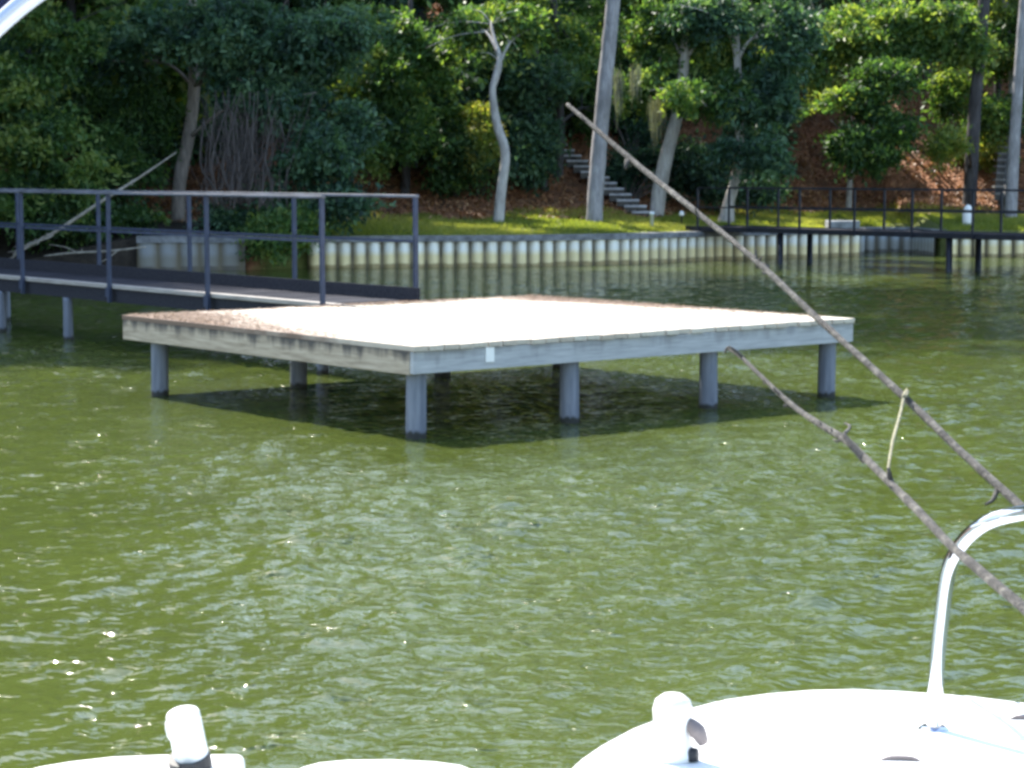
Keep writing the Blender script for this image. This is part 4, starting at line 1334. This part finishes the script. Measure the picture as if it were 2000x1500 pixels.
# left rod holder: a slanted open tube with a flared lip, held by a black strap
def rod_holder(base, tip, r, lip):
    a, b = bl(base), bl(tip)
    dr = (b - a).normalized()
    side = Vector((-1, 0, 0)); side = (side - dr * side.dot(dr)).normalized()
    mb = MB()
    mb.tube([a, a.lerp(b, .5), a.lerp(b, .86), b - dr * .006, b - dr * .001, b], [r * .96, r, r, r * .99, r * .93, r * .8], 24, 3, 0)
    q = b - dr * .028 + side * r * .42
    mb.tube([q - dr * .012, q - dr * .004, q + dr * .008, q + dr * .016, q + dr * .02], [r * .55, r * .72, r * .74, r * .66, r * .4], 20, 3, 0)
    o = mb.build('rod_holder', M['plastic'], boat, smooth=True)
    return o, a, b
h1, a1, b1 = rod_holder(P(396, 1580, 2.99), P(356, 1392, 2.95), .0245, True)
mb = MB()
d1 = (b1 - a1).normalized()
c1 = bl(P(371, 1488, 2.968))
mb.tube([c1 - d1 * .010, c1 + d1 * .010], [.0305, .0305], 20, 1, 0)
mb.box((c1.x - .006, c1.y - .036, c1.z - .05), (c1.x + .012, c1.y - .028, c1.z + .006))
mb.build('strap', M['black'], h1, smooth=False)
# right holder: upright white knob with dark clamp
b_ = bl(G(1318, 1482, CZ + .012))
mb = MB()
mb.lathe([(.034, 0), (.036, .01), (.031, .028), (.0285, .048), (.031, .066), (.032, .082), (.028, .096), (.016, .105), (.003, .108)], (b_.x - .004, b_.y, b_.z), 22)
kb = mb.build('rod_holder', M['plastic'], boat, smooth=True)
kb['label'] = 'upright rounded white holder with a dark clamp'
mb = MB()
mb.tube([(b_.x + .015, b_.y - .012, b_.z + .01), (b_.x + .034, b_.y - .02, b_.z + .012)], [.014, .011], 12, 1)
mb.build('clamp', M['black'], kb, smooth=True)
mb = MB()
mb.tube([(b_.x + .02, b_.y - .012, b_.z + .062), (b_.x + .034, b_.y - .02, b_.z + .05), (b_.x + .044, b_.y - .022, b_.z + .03)], [.01, .014, .008], 12, 3)
mb.build('lever', M['brown_grey'], kb, smooth=True)
# chrome bow rail
rp = [(1824, 1372), (1830, 1300), (1840, 1200), (1854, 1110), (1880, 1060), (1925, 1022), (1985, 1004), (2060, 998), (2160, 1006)]
dr_ = [3.52, 3.515, 3.51, 3.5, 3.48, 3.44, 3.4, 3.3, 3.1]
pts = [bl(P(u, v, d)) for (u, v), d in zip(rp, dr_)]
z_end = pts[-1]
pts += [Vector((1.08, 2.3 - BO.y, 1.52)), Vector((1.15, 1.2 - BO.y, 1.5)), Vector((1.17, .9 - BO.y, 1.3)), Vector((1.17, .85 - BO.y, .78))]
pts[0].z = CZ - .01
mb = MB(); mb.tube(pts, .0128, 24, 6)
rail = mb.build('bow_rail', M['chrome'], boat, smooth=True)
mb = MB(); mb.lathe([(.034, 0), (.034, .006), (.02, .016)], (pts[0].x, pts[0].y, CZ + .001), 20); mb.build('rail_foot', M['chrome'], rail, smooth=True)
# canopy hoop whose upper left bend cuts the corner of the picture
hp = [bl(p) for p in [(-1.17, 2.5, .78), (-1.15, 2.5, 1.25), (-1.02, 2.5, 1.78)]]
hp += [bl(P(u, v, 2.5)) for u, v in [(-270, 420), (-134, 213), (-60, 106), (-4, 50), (60, -4), (146, -60), (320, -140)]]
hp += [bl(p) for p in [(-.1, 2.5, 2.46), (.4, 2.5, 2.42), (.85, 2.5, 2.15), (1.1, 2.5, 1.6), (1.17, 2.5, .78)]]
mb = MB(); mb.tube(hp, .0118, 16, 6); fr = mb.build('canopy_frame', M['alu'], boat, smooth=True)
hp2 = [p + Vector((-.014, .02, .022)) for p in hp[4:11]]
mb = MB(); mb.tube(hp2, .010, 12, 6, .05); mb.build('folded_canvas', M['navy'], fr, smooth=True)

# ------------------------------------------------------------------ render settings
scene.view_settings.view_transform = 'Standard'
scene.view_settings.look = 'None'
scene.view_settings.gamma = 1.0
scene.view_settings.exposure = 1.68
cy = scene.cycles
cy.max_bounces = 7
cy.diffuse_bounces = 4
cy.glossy_bounces = 4
cy.transmission_bounces = 5
cy.use_denoising = True
cy.filter_width = 3.2
